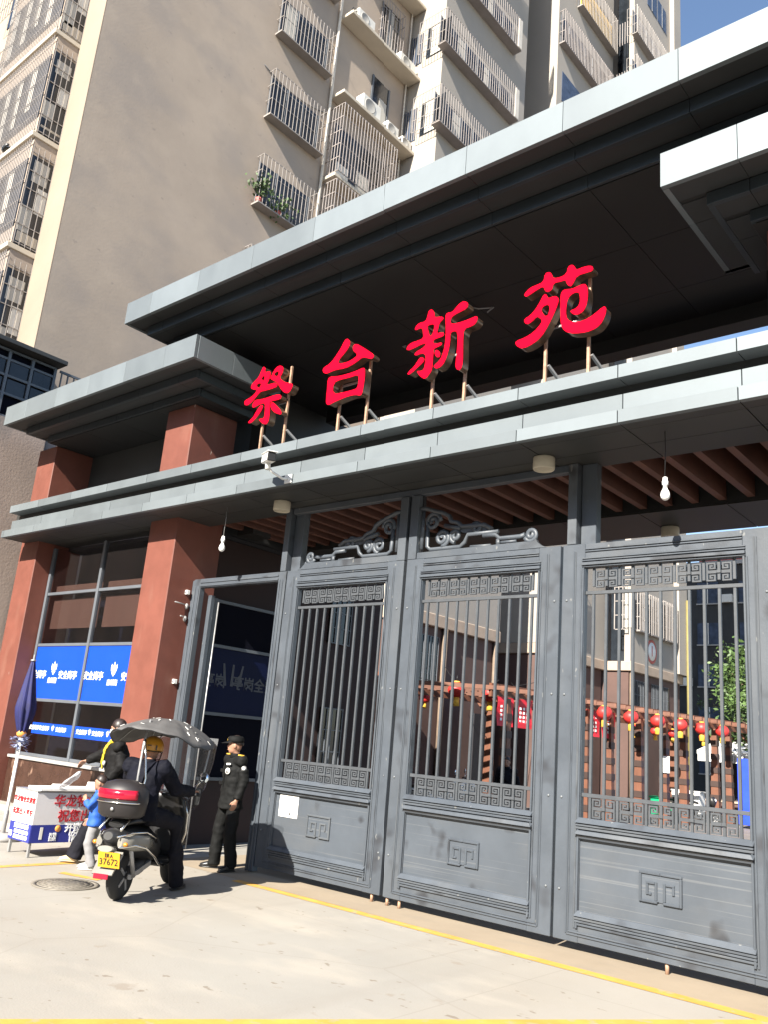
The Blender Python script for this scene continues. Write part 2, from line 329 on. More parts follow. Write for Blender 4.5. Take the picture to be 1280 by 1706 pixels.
def thing(name, label, cat, loc=(0, 0, 0), rotz=0, group=None, local=False):
    """Empty at the base; local=True: its parts are modelled in its own axes"""
    o = bpy.data.objects.new(name, None); COL.objects.link(o); o.location = loc; o.rotation_euler = (0, 0, rotz); o.empty_display_size = 0.2
    BASE[o.name] = Vector() if local else Vector(loc)
    return tag(o, label, cat, group)
def struct(o): o['kind'] = 'structure'; return o
def inst(o, me, name, parent, loc=(0, 0, 0), rot=(0, 0, 0), sc=(1, 1, 1)):
    c = bpy.data.objects.new(name, me); COL.objects.link(c); c.parent = parent; c.location = Vector(loc) - BASE.get(parent.name, Vector()); c.rotation_euler = rot; c.scale = sc; return c
def copy_tree(o, parent=None):
    c = o.copy(); COL.objects.link(c); c.parent = parent
    for ch in list(o.children): copy_tree(ch, c)
    return c
TMP = bpy.data.scenes.new('workbench')   # keeps text and remesh evaluation away from the full scene
def evalmesh(o):
    COL.objects.unlink(o); TMP.collection.objects.link(o)
    with bpy.context.temp_override(scene=TMP, view_layer=TMP.view_layers[0]):
        dg = bpy.context.evaluated_depsgraph_get(); dg.update()
        me = bpy.data.meshes.new_from_object(o.evaluated_get(dg))
    bpy.data.objects.remove(o)
    return me
def text(body, size, origin, right, up, m, parent, name='lettering', bold=0.0, ext=0.003, align='CENTER', sx=1.0, space=1.0):
    cu = bpy.data.curves.new(name, 'FONT'); cu.body = body; cu.size = size; cu.align_x = align; cu.align_y = 'CENTER'
    cu.extrude = ext; cu.offset = bold * size; cu.resolution_u = 2; cu.space_character = space
    o = bpy.data.objects.new(name, cu); COL.objects.link(o)
    me = evalmesh(o); bpy.data.curves.remove(cu); me.name = name
    r = Vector(right).normalized(); u = Vector(up).normalized(); nrm = r.cross(u)
    base = BASE.get(parent.name, Vector()) if parent else Vector()
    T = Matrix(((r.x * sx, u.x, nrm.x, 0), (r.y * sx, u.y, nrm.y, 0), (r.z * sx, u.z, nrm.z, 0), (0, 0, 0, 1)))
    me.transform(Matrix.Translation(Vector(origin) - base) @ T)
    me.materials.clear(); me.materials.append(m)
    return link(name, me, parent)
def remesh(mb, voxel, smooth=3, fold=0.0, fscale=6.0, seed=0):
    me = mb.mesh('tmp'); o = bpy.data.objects.new('tmp', me); COL.objects.link(o)
    k = o.modifiers.new('r', 'REMESH'); k.mode = 'VOXEL'; k.voxel_size = voxel; k.use_smooth_shade = True
    if smooth: q = o.modifiers.new('s', 'SMOOTH'); q.factor = 0.5; q.iterations = smooth
    out = evalmesh(o); bpy.data.meshes.remove(me)
    if fold:
        nv = len(out.vertices); nb = [0.0] * (nv * 3); out.vertices.foreach_get('normal', nb)
        for i, v in enumerate(out.vertices):
            p = v.co.copy(); n = Vector(nb[3 * i:3 * i + 3])
            d = noise.noise(Vector((p.x * fscale + seed, p.y * fscale, p.z * fscale * 1.7))) + 0.5 * noise.noise(Vector((p.x * fscale * 2.3, p.y * fscale * 2.3 + seed, p.z * fscale * 3.5)))
            v.co = p + n * d * fold
    out.polygons.foreach_set('use_smooth', [True] * len(out.polygons))
    return out
# ================================================================= ground and markings
struct(MB().quad((-400, -400, 0), (400, -400, 0), (400, 600, 0), (-400, 600, 0)).build('ground', M['ground']))
def paint(name, *poly):
    b = MB(); b.quad(*[(x, y, 0.004) for x, y in poly]); return struct(b.build(name, M['yellow']))
paint('road_marking', (-8.62, 7.54), (-2.0, 7.49), (-2.0, 7.645), (-8.62, 7.67))
b = MB()
p0, p1 = Vector((-7.0, 0.52, 0)), Vector((-2.24, 7.66, 0)); d = (p1 - p0).normalized(); n_ = Vector((d.y, -d.x, 0))
b.quad(*[(v.x, v.y, 0.008) for v in (p0 - n_ * -0.0, p0 + n_ * 0.14, p1 + n_ * 0.14, p1)]); struct(b.build('road_marking', M['yellow']))
paint('road_marking', (-10.46, 2.5), (-10.32, 2.5), (-10.32, 7.6), (-10.46, 7.6))
paint('road_marking', (-9.78, 5.86), (-9.2, 6.02), (-9.24, 6.12), (-9.82, 5.97))
b = MB(); pts = [(-8.75, 6.9), (-8.3, 6.55), (-8.1, 6.0)]
cover = thing('manhole_cover', 'round worn iron manhole cover set in the pale concrete left of the scooter wheel', 'manhole cover', (-9.10, 5.57, 0))
MB().lathe((-9.10, 5.57, 0.0), [(0.36, 0.002), (0.36, 0.010), (0.31, 0.010), (0.31, 0.004)], 40).build('rim', M['manhole'], cover)
MB().lathe((-9.10, 5.57, 0.0), [(0.30, 0.001), (0.30, 0.011), (0.01, 0.011)], 40).build('lid', M['manhole'], cover)
for r in (0.08, 0.15, 0.22, 0.28):
    q = MB()
    for i in range(int(r * 90)):
        a = 2 * PI * i / int(r * 90); c = Vector((-9.10 + r * math.cos(a), 5.57 + r * math.sin(a), 0.011)); q.box(c.x - .012, c.x + .012, c.y - .012, c.y + .012,   .010, .0135)
    q.build('tread_ring', M['manhole'], cover)['kind'] = 'stuff'
struct(MB().quad((-10.3, 7.70, 0.003), (3.5, 7.60, 0.003), (3.5, 11.75, 0.003), (-10.3, 11.75, 0.003)).build('pavement', M['apron']))
# steps by the booth, far left
struct(MB().box(-24, -12.9, 6.95, 7.7, 0, 0.13).build('kerb_step', M['kerb'], bevel=0.012))
struct(MB().box(-24, -13.2, 7.7, 8.1, 0, 0.22).build('kerb_step', M['kerb'], bevel=0.012))

# ================================================================= the gatehouse
GH = thing('gatehouse', 'dark grey panelled gatehouse with stepped canopies on red brown pillars', 'gatehouse', (-6.7, 8, 0))
for x0, x1 in ((-16.4, -15.72), (-12.0, -11.25), (-2.15, -1.4), (2.0, 2.7)):
    MB().box(x0, x1, 7.8, 8.72, 0, 6.99).build('pillar', M['redpillar'], GH, bevel=0.012)
# --- long beam (lintel)
XL, XR = -16.27, 3.2
beam = MB().box(XL + .03, XR, 7.53, 8.44, 5.045, 5.62).build('beam', M['shade_charcoal'], GH)
def panel_run(parent, xs, y0, y1, z0, z1, m='panel', gap=0.005, name='fascia_panel'):
    for a, c in zip(xs, xs[1:]):
        MB().box(a + gap, c - gap, y0, y1, z0, z1).build(name, M[m], parent, bevel=0.0015)
def joints(first, pitch, lo, hi):
    k = [first + pitch * i for i in range(-40, 40)]; return [lo] + [x for x in k if lo + 0.08 < x < hi - 0.08] + [hi]
jx = joints(-2.31, 1.1555, XL, XR)
panel_run(beam, jx, 7.30, 7.37, 5.02, 5.155)
for a, c in zip(jx, jx[1:]): MB().box(a + .004, c - .004, 7.372, 7.525, 5.022, 5.155).build('soffit_strip', M['shade_charcoal'], beam)
panel_run(beam, [max(x, XL + .1) for x in jx], 7.42, 7.52, 5.16, 5.37)
panel_run(beam, [max(x, XL + .17) for x in jx], 7.30, 7.525, 5.50, 5.64)
MB().box(XL + .2, XR, 7.53, 8.44, 5.622, 5.645).build('beam_cap', M['panel'], beam)
for a, c in zip(jx, jx[1:]):
    MB().box(a + .006, c - .006, 7.53, 7.98, 5.022, 5.043).build('soffit_panel', M['shade_charcoal'], beam)
    MB().box(a + .006, c - .006, 7.99, 8.44, 5.022, 5.043).build('soffit_panel', M['shade_charcoal'], beam)
# --- rear beam and timber slats over the passage
rear = MB().box(-11.3, XR, 10.42, 11.6, 5.05, 5.7).build('rear_beam', M['shade_charcoal'], GH)
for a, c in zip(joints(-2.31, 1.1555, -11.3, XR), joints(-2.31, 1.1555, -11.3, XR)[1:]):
    MB().box(a + .006, c - .006, 10.42, 11.6, 5.025, 5.047).build('soffit_panel', M['shade_charcoal'], rear)
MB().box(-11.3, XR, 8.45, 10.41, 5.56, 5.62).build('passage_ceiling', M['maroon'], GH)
me = MB().box(-.045, .045, 8.46, 10.40, 5.08, 5.46).mesh('slat'); me.materials.append(M['slat'])
for i in range(40):
    x = -11.1 + i * 0.345
    if x > 2: break
    o = inst(GH, me, 'slat', GH, (x, 0, 0)); o.rotation_euler = (0, 0, 0)
# --- stepped roofs: levels run from the top fascia down to the soffit
def stepped(name, x0, x1, y0, y1, levels, jn, ends, smat):
    core = MB()
    for i, (ins, z0, z1) in enumerate(levels):
        xa = x0 + (ins if ends[0] else 0); xb = x1 - (ins if ends[1] else 0); ya = y0 + ins
        core.box(xa + .02, xb - .02, ya + .03, y1 - .02 * i, z0 + .012, z1 - (0.001 if i == 0 else -0.03))
    root = core.build(name, smat, GH)
    for i, (ins, z0, z1) in enumerate(levels):
        xa = x0 + (ins if ends[0] else 0); xb = x1 - (ins if ends[1] else 0); ya = y0 + ins
        nxt = levels[i + 1][0] - ins if i + 1 < len(levels) else 0.0
        full = max(nxt - .006, .04); dep = min(full, .06)
        xs = [xa] + [x for x in jn if xa + .1 < x < xb - .1] + [xb]
        for a, c in zip(xs, xs[1:]):
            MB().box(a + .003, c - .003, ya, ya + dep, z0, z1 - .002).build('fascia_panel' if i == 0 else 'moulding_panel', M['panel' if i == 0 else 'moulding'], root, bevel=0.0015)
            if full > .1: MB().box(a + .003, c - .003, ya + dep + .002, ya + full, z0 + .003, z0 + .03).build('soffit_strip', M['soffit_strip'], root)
        ys = [ya + dep + .004]
        while ys[-1] + 1.0 < y1: ys.append(ys[-1] + (.7 if len(ys) == 1 else 1.1))
        ys.append(y1)
        for side, on in enumerate(ends):
            if on:
                for a, c in zip(ys, ys[1:]):
                    xx = (xa, xa + dep) if side == 0 else (xb - dep, xb)
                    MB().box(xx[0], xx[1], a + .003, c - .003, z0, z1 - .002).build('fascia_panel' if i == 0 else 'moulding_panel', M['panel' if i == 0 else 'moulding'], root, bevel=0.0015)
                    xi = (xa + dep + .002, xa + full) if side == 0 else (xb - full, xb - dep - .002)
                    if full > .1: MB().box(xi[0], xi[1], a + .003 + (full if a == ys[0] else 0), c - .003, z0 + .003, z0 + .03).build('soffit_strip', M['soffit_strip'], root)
    ins, z0, z1 = levels[-1]
    xa = x0 + (ins if ends[0] else 0); xb = x1 - (ins if ends[1] else 0); xs = [xa] + [x for x in jn if xa + .1 < x < xb - .1] + [xb]
    yy = y0 + ins + .05; rows = [yy]
    while rows[-1] + 1.5 < y1: rows.append(rows[-1] + 1.25)
    rows.append(y1 - .1)
    for a, c in zip(xs, xs[1:]):
        for e, f in zip(rows, rows[1:]):
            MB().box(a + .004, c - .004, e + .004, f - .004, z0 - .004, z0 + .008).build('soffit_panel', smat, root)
    return root
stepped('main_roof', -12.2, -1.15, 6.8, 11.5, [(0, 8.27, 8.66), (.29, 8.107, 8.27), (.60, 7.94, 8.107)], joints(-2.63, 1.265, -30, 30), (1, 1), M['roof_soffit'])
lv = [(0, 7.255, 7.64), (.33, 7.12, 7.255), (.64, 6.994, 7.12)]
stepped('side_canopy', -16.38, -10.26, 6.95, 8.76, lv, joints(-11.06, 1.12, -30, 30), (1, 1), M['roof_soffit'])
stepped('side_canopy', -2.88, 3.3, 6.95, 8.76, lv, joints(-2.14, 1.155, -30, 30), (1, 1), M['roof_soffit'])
MB().box(-15.7, -12.02, 8.60, 8.70, 5.66, 6.98).build('back_wall', M['shade_charcoal'], GH)
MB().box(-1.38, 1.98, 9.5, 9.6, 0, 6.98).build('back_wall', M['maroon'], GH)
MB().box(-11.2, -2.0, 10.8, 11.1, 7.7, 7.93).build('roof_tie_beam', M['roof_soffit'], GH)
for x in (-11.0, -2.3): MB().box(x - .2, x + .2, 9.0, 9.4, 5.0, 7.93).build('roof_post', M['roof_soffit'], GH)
# --- guard booth between the two left pillars
MB().box(-15.72, -11.42, 8.45, 13.2, 4.95, 5.02).build('booth_ceiling', M['dark'], GH)
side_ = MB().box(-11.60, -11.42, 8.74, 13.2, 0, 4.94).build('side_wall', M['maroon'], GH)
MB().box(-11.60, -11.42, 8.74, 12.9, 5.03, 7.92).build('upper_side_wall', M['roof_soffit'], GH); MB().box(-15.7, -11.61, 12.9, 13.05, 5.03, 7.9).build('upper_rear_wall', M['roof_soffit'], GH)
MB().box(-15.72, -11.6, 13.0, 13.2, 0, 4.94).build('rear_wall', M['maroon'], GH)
MB().box(-15.70, -12.02, 8.02, 8.30, 0, 0.98).build('marble_plinth', M['marble'], GH, bevel=.006)
MB().box(-15.70, -12.02, 7.98, 8.32, 0.983, 1.035).build('stone_sill', M['sill'], GH, bevel=.006)
ww = MB().box(-15.70, -12.02, 8.75, 8.80, 0.9, 4.94).build('inner_screen', M['navy'], GH)
win = MB()
for x in (-15.70, -13.89, -12.08): win.box(x, x + .07, 8.12, 8.19, 1.037, 4.94)
for z in (4.00, 3.02, 2.01, 1.037): win.box(-15.63, -12.08, 8.135, 8.185, z, z + .055)
booth_win = win.build('booth_window', M['frame'], GH, bevel=.004)
for x0, x1 in ((-15.63, -13.89), (-13.82, -12.08)):
    for z0, z1 in ((1.092, 2.01), (2.065, 3.02), (3.075, 4.0), (4.055, 4.93)):
        if z0 == 2.065: continue
        MB().box(x0 + .001, x1 - .001, 8.155, 8.161, z0 + .001, z1 - .001).build('pane', M['glass'], booth_win)
    MB().box(x0 + .001, x1 - .001, 8.150, 8.161, 2.067, 3.018).build('window_film', M['film'], booth_win)
    MB().box(x0 + .08, x1 - .03, 8.26, 8.268, 3.37, 3.93).build('brown_sheet', M['brown_sheet'], booth_win)  # plain brown sheets set behind the upper panes
    MB().box(x0 + .08, x1 - .03, 8.26, 8.268, 4.04, 4.20).build('brown_sheet', M['brown_sheet'], booth_win)
MB().box(-15.3, -12.08, 8.146, 8.153, 1.44, 1.635).build('film_strip', M['film'], booth_win)
def logo(cx, cz, s, y, parent):   # three-petalled white mark
    for dx, h, w in ((0, 1.05, .13), (-.30, .72, .10), (.30, .72, .10)):
        b = MB(); P = [(-w, -.35), (w, -.35), (w * 1.2, .1), (0, .5), (-w * 1.2, .1)]
        b.prism([(cx + (dx + px * (1 if dx == 0 else .9) + dx * (pz + .35) * .35) * s, cz + (pz * h + (0 if dx == 0 else -.02)) * s) for px, pz in P], y - .004, y); b.build('film_emblem', M['white'], parent)
    MB().prism([(cx - .33 * s, cz - .36 * s), (cx, cz - .72 * s), (cx + .33 * s, cz - .36 * s)], y - .004, y).build('film_emblem', M['white'], parent)
RX, UZ = (1, 0, 0), (0, 0, 1)
for cx in (-15.46, -14.39, -13.54, -12.37):
    text('安全岗亭', .158, (cx, 8.147, 2.49), RX, UZ, M['white'], booth_win, bold=.008)
for cx in (-14.90, -12.93):
    logo(cx, 2.64, .20, 8.149, booth_win); text('皇城衛', .108, (cx, 8.147, 2.39), RX, UZ, M['white'], booth_win, bold=.008)
for cx in (-15.22, -14.86, -14.28, -13.60, -13.10, -12.50):
    text('安全岗亭', .088, (cx, 8.1435, 1.54), RX, UZ, M['white'], booth_win, bold=.012)
for cx in (-14.56, -13.35, -12.8): logo(cx, 1.57, .085, 8.145, booth_win)
# side window of the booth, seen through the open gate
sw = MB()
for y in (8.85, 10.32): sw.box(-11.415, -11.37, y, y + .06, 0.98, 3.9)
for z in (.98, 2.0, 3.10, 3.84): sw.box(-11.415, -11.37, 8.91, 10.32, z, z + .05)
sw = sw.build('side_window', M['frame'], GH)
MB().box(-11.41, -11.40, 8.911, 10.319, 1.03, 2.0).build('pane', M['navy'], sw)
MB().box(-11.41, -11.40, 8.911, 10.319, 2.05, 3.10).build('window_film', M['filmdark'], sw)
MB().box(-11.41, -11.40, 8.911, 10.319, 3.15, 3.84).build('pane', M['navy'], sw)
text('安全岗亭', .24, (-11.398, 9.95, 2.55), (0, -1, 0), UZ, M['shadeprint'], sw, bold=.02)
text('岗亭', .24, (-11.398, 9.08, 2.55), (0, -1, 0), UZ, M['shadeprint'], sw, bold=.02)
for yy in (-.14, 0, .14):
    b = MB(); b.hexa([(-11.399, 9.45 + yy - .03, 2.5), (-11.396, 9.45 + yy - .03, 2.5), (-11.396, 9.45 + yy + .03, 2.5), (-11.399, 9.45 + yy + .03, 2.5), (-11.399, 9.45 + yy * 1.5 - .02, 2.86), (-11.396, 9.45 + yy * 1.5 - .02, 2.86), (-11.396, 9.45 + yy * 1.5 + .02, 2.86), (-11.399, 9.45 + yy * 1.5 + .02, 2.86)]); b.build('film_emblem', M['shadeprint'], sw)
for z0, z1 in ((1.15, 2.35), (3.55, 4.45)):
    w = MB().box(-11.415, -11.385, 11.65, 12.25, z0, z1).build('barred_window', M['winpane'], GH)
    f = MB()
    for i in range(5): y = 11.66 + i * .14; f.box(-11.383, -11.365, y, y + .018, z0, z1)
    for i in range(4): z = z0 + i * (z1 - z0 - .02) / 3; f.box(-11.383, -11.37, 11.65, 12.25, z, z + .02)
    f.build('window_bars', M['frame'], w)
# ================================================================= gate frame and leaves
GF = thing('steel_portal', 'blue grey steel portal posts and head rail between the beam and the gate leaves', 'gate frame', (-6.75, 8.2, 0))
for x in (-9.135, -4.475):
    MB().box(x, x + .11, 8.205, 8.40, 4.075, 5.02).build('post', M['gate'], GF, bevel=.006)
    MB().box(x + .12, x + .30, 8.30, 8.42, 4.075, 5.02).build('post', M['gate'], GF, bevel=.006)
MB().box(-9.0, -4.48, 8.22, 8.32, 4.93, 5.018).build('head_rail', M['gate'], GF, bevel=.006)
MB().box(-6.90, -6.60, 8.285, 8.34, 0.1, 4.93).build('stop_plate', M['dark'], GF)
# side portal (pedestrian opening, left)
SP = thing('side_portal', 'moulded blue grey door frame standing open beside the inner red pillar', 'door frame', (-10.1, 8.2, 0))
for x0, x1, y in ((-11.245, -11.13, 8.26), (-11.12, -10.96, 8.20), (-9.14, -8.99, 8.20)):
    j = MB().box(x0, x1, y, y + .1, 0.02, 4.07).build('jamb', M['gate'], SP, bevel=.006)
for x0, x1 in ((-11.09, -11.06), (-11.02, -10.975), (-9.125, -9.095), (-9.06, -9.035)):
    MB().box(x0, x1, 8.188, 8.199, 0.02, 3.95).build('bead', M['gate'], SP, bevel=.003)
MB().box(-10.958, -9.142, 8.20, 8.30, 3.93, 4.07).build('head', M['gate'], SP, bevel=.006)
for z in (3.945, 4.0): MB().box(-10.958, -9.142, 8.188, 8.199, z, z + .03).build('bead', M['gate'], SP, bevel=.003)
MB().box(-10.90, -10.82, 8.34, 8.42, .06, 3.83).build('folded_leaf_stile', M['gate'], SP, bevel=.006)
MB().cyl((-10.72, 8.42, .06), (-10.72, 8.42, 3.72), .011).build('pull_rod', M['steel'], SP)
# hinges with drop pins on the pillar
for i, (z, pin) in enumerate(((3.86, 0), (3.66, 1), (3.46, 1), (2.45, 0))):
    h = thing('hinge_bracket', ['white upper cable clip on the pillar edge beside the side portal', 'long bare steel hinge pin welded between pillar and side portal', 'short bare steel hinge pin below the longer one at the side portal', 'small white square clip lower down the side portal jamb'][i], 'bracket', (-11.28, 8.0, z))
    if pin:
        L = .30 if i == 1 else .16
        MB().cyl((-11.27 + .02, 8.24, z), (-11.20, 8.24 - L, z + .01), .010).build('pin', M['steel'], h)
        MB().ball((-11.24, 8.20, z - .02), .035, .03, .05, 8).build('weld', M['steel'], h)
    else:
        MB().box(-11.30 + .04, -11.2, 8.14, 8.20, z - .035, z + .035).build('plate', M['camwhite'], h, bevel=.004); MB().cyl((-11.23, 8.14, z), (-11.23, 8.125, z), .012).build('screw', M['steel'], h)

def ribbon(mb, pts, w, y0, y1):
    for (a, b), (c, d) in zip(pts, pts[1:]):
        x0, x1 = min(a, c) - w / 2, max(a, c) + w / 2; z0, z1 = min(b, d) - w / 2, max(b, d) + w / 2
        mb.box(x0, x1, y0, y1, z0, z1)
mb = MB(); half = [(-.048, .008), (.040, .008), (.040, .088), (-.034, .088), (-.034, .036), (.010, .036), (.010, .062), (-.008, .062)]
def disjoint(pts, w):   # butt the pieces end to end so that no faces share a plane
    out = []
    for i, ((a, b), (c, d)) in enumerate(zip(pts, pts[1:])):
        k = w / 2
        if abs(a - c) > abs(b - d): s = 1 if c > a else -1; out.append((min(a + s * k * (i > 0), c + s * k), max(a + s * k * (i > 0), c + s * k), b - k, b + k))
        else: s = 1 if d > b else -1; out.append((a - k, a + k, min(b + s * k, d + s * k), max(b + s * k, d + s * k)))
    return out
for sg in (1, -1):
    for x0, x1, z0, z1 in disjoint(half, .016):
        za, zb = sorted((sg * z0, sg * z1)); mb.box(x0, x1, -.012, .012, za, zb)
MEANDER = mb.mesh('meander'); MEANDER.materials.append(M['bar'])
BARM = MB().box(-.013, .013, -.013, .013, 1.482, 3.508).mesh('bar'); BARM.materials.append(M['bar'])
STUB = MB().box(-.013, .013, -.012, .012, 0, .205).mesh('bar'); STUB.materials.append(M['bar'])
def spiral(c, r, turns, a0, sg, n=26): return [(c[0] + r * (1 - .82 * i / n) * math.cos(a0 + sg * turns * 2 * PI * i / n), c[1] + r * (1 - .82 * i / n) * math.sin(a0 + sg * turns * 2 * PI * i / n)) for i in range(n + 1)]
def leaf(label, x0, x1, side, group='ornate leaves of the compound gate'):
    cx = (x0 + x1) / 2; L = thing('gate_leaf', label, 'gate', (cx, 8.2, 0.1), 0, group)
    a, c = x0 + .27, x1 - .27; f = MB()
    topL = 4.93 if side == 1 else 4.07; topR = 4.93 if side == -1 else 4.07
    MB().box(x0, a, 8.2, 8.28, .09, 4.07).build('stile', M['gate'], L, bevel=.006)
    MB().box(c, x1, 8.2, 8.28, .09, 4.07).build('stile', M['gate'], L, bevel=.006)
    if side == 1: MB().box(x0, x0 + .13, 8.2, 8.28, 4.072, 4.925).build('tall_post', M['gate'], L, bevel=.006)
    if side == -1: MB().box(x1 - .13, x1, 8.2, 8.28, 4.072, 4.925).build('tall_post', M['gate'], L, bevel=.006)
    MB().box(a, c, 8.203, 8.277, 3.80, 4.067).build('top_rail', M['gate'], L, bevel=.004)
    MB().box(a, c, 8.203, 8.277, 1.03, 1.24).build('middle_rail', M['gate'], L, bevel=.004)
    MB().box(a, c, 8.203, 8.277, .093, .38).build('bottom_rail', M['gate'], L, bevel=.004)
    for s0, s1, pr in ((.135, .150, .010), (.158, .170, .010), (.222, .240, .012), (.246, .268, .022)):   # long beads on both stiles
        for u0, u1 in ((x0 + s0, x0 + s1), (x1 - s1, x1 - s0)):
            MB().box(u0, u1, 8.2 - pr, 8.199, .22 if s0 > .2 else .16, 3.80 if s0 > .2 else 3.99).build('bead', M['gate'], L, bevel=.004)
    for z0, z1, pr in ((3.975, 3.99, .010), (4.0, 4.012, .010), (3.895, 3.91, .014), (3.87, 3.885, .020), (3.822, 3.855, .036), (3.803, 3.818, .018)):
        u = .03 if z0 < 3.95 else -.0
        MB().box(a - u, c + u, 8.2 - pr - .001, 8.2015, z0, z1).build('moulding', M['gate'], L, bevel=.003)
    def sloped(z0, z1, pr0, pr1, ex, nm='moulding'):
        MB().hexa([(a - ex, 8.2 - pr0, z0), (c + ex, 8.2 - pr0, z0), (c + ex, 8.2025, z0), (a - ex, 8.2025, z0), (a - ex + (.03 if pr1 < pr0 else 0), 8.2 - pr1, z1), (c + ex - (.03 if pr1 < pr0 else 0), 8.2 - pr1, z1), (c + ex, 8.2025, z1), (a - ex, 8.2025, z1)]).build(nm, M['gate'], L, bevel=.003)
    sloped(1.195, 1.245, .062, .016, .035); sloped(1.165, 1.188, .042, .042, .03); sloped(1.135, 1.158, .032, .032, .03); sloped(1.085, 1.125, .060, .048, .035); sloped(1.045, 1.078, .018, .034, .02)
    sloped(.335, .385, .050, .010, .03); sloped(.305, .328, .034, .034, .03); sloped(.278, .298, .026, .026, .03); sloped(.250, .270, .018, .018, .03)
    sloped(.175, .190, .010, .010, .10); sloped(.150, .164, .010, .010, .12)
    MB().box(a, c, 8.222, 8.26, .38, 1.03).build('lower_panel', M['gatepanel'], L)
    e = MB(); W_ = .024
    for sg in (-1, 1):
        P = [(0, .123), (-.193, .123), (-.193, -.123), (-.040, -.123), (-.040, .040), (-.125, .040), (-.125, -.055), (-.095, -.055)] if sg < 0 else [(0, .123), (-.193, .123), (-.193, -.123), (-.040, -.123), (-.040, .040), (-.125, .040), (-.125, -.03)]
        for u0, u1, z0, z1 in disjoint(P, W_):
            v0, v1 = sorted((-sg * u0, -sg * u1)); e.box(cx + v0, cx + v1, 8.198, 8.2215, .71 + z0, .71 + z1)
    e.box(cx - .045, cx - .012, 8.2, 8.2215, .59, .60)
    e.build('emblem', M['gate'], L, bevel=.005)
    MB().box(cx - .185, cx + .185, 8.213, 8.2215, .59, .83).build('emblem_field', M['gatepanel'], L)
    MB().box(a, c, 8.225, 8.255, 3.510, 3.548).build('rail', M['bar'], L, bevel=.003)
    MB().box(a, c, 8.225, 8.255, 1.442, 1.480).build('rail', M['bar'], L, bevel=.003)
    n = 11; pitch = (c - a - .18) / (n - 1)
    for i in range(n):
        x = a + .09 + i * pitch
        inst(None, BARM, 'bar', L, (x, 8.24, 0))
        for z in (1.24, 3.55): inst(None, STUB, 'bar', L, (x, 8.24, z + (.0 if z < 2 else .045)))
        if i < n - 1:
            for z in (1.342, 3.675):
                inst(None, MEANDER, 'meander', L, (x + pitch / 2, 8.241, z), (0, 0, 0), (1 if i % 2 else -1, 1, .96))
            for z in (1.342, 3.675):
                if i % 2 == 0: inst(None, KNOB, 'clasp', L, (x + pitch, 8.226, z))
    if side:
        F = (lambda x: x) if side == 1 else (lambda x: -13.51 - x)
        def tb(P, w=.034, h=.05, y=8.24, nm='scroll_bar'):
            m_ = MB(); m_.tube([(F(x), y, z) for x, z in P], [(w * .6, h * .6)] * len(P), 6, (0, 1, 0)); m_.build(nm, M['gate'], L)
        pl = [(-6.595, 4.072), (-4.72, 4.072), (-4.80, 4.10), (-4.855, 4.145), (-4.88, 4.19), (-4.90, 4.165), (-4.96, 4.155), (-5.02, 4.165), (-6.595, 4.155)]
        pl = [(F(x), z) for x, z in pl]; MB().prism(pl if side == 1 else pl[::-1], 8.21, 8.27).build('scroll_base', M['gate'], L, bevel=.004)
        tb(spiral((-4.955, 4.245), .085, 1.6, -PI * .9, 1), .03)
        tb([(-5.035, 4.255), (-5.10, 4.238), (-5.38, 4.238), (-5.44, 4.29), (-5.62, 4.295)]); tb([(-5.40, 4.15), (-5.40, 4.235)]); tb([(-5.15, 4.19), (-5.36, 4.19)], .02, .03)
        tb([(-5.40, 4.33), (-5.84, 4.335), (-5.88, 4.24), (-5.95, 4.185), (-6.40, 4.185), (-6.46, 4.23), (-6.47, 4.55)])
        tb([(-5.5, 4.17), (-5.8, 4.175)], .02, .03)
        tb(spiral((-6.23, 4.32), .11, 1.7, -PI / 2, 1)); tb(spiral((-6.03, 4.33), .085, 1.5, -PI / 2, -1))
        tb([(-5.50, 4.37), (-5.60, 4.43), (-5.93, 4.44), (-6.0, 4.50), (-6.10, 4.52), (-6.14, 4.60), (-6.24, 4.65), (-6.38, 4.69), (-6.48, 4.73), (-6.59, 4.74)], .06, .05)
        tb(spiral((-5.72, 4.40), .075, 1.4, PI, -1)); tb(spiral((-6.39, 4.55), .12, 1.6, 0, 1)); tb([(-6.2, 4.48), (-5.95, 4.42)], .05); tb([(-6.55, 4.2), (-6.55, 4.72)], .03)
        pl = [(F(x), z) for x, z in [(-5.55, 4.35), (-5.62, 4.43), (-5.93, 4.44), (-6.05, 4.46), (-6.0, 4.40), (-5.9, 4.36)]]
        MB().prism(pl, 8.245, 8.262).build('scroll_plate', M['gate'], L)
    for xx in (x0 + .06, x1 - .06):
        for z in (.55, 1.42, 2.45, 3.45):
            b_ = MB(); b_.lathe((xx, 8.2, z), [(.014, 0), (.012, .007), (.001, .010)], 8, (0, -1, 0)); b_.build('bolt', M['boltgrey'], L)
    # castor and drop rod under the leaf
    for xx in ((x1 - .14,) if side == -1 else (x0 + .06, x0 + .24) if side == 1 else (cx + .05,)):
        MB().cyl((xx, 8.24, 0.0), (xx, 8.24, .10), .018).build('drop_rod', M['rust'], L)
    return L
KNOB = MB().box(-.022, .022, -.010, .006, -.016, .016).mesh('clasp', bevel=.004); KNOB.materials.append(M['bar'])
leaf('grey barred gate leaf carrying the white paper notice, left of the centre gap', -8.965, -6.785, -1)
leaf('middle grey barred gate leaf with scroll crest and keyhole, right of the centre gap', -6.735, -4.545, 1)
leaf('nearest flat-topped grey gate leaf at the right edge, under the hanging bulb', -4.515, -2.325, 0)
n_ = thing('paper_notice', 'square white paper notice stuck on the lower panel of the left gate leaf', 'notice', (-8.44, 8.21, .9))
MB().box(-8.62, -8.27, 8.214, 8.217, .76, 1.03).build('sheet', M['paper'], n_)
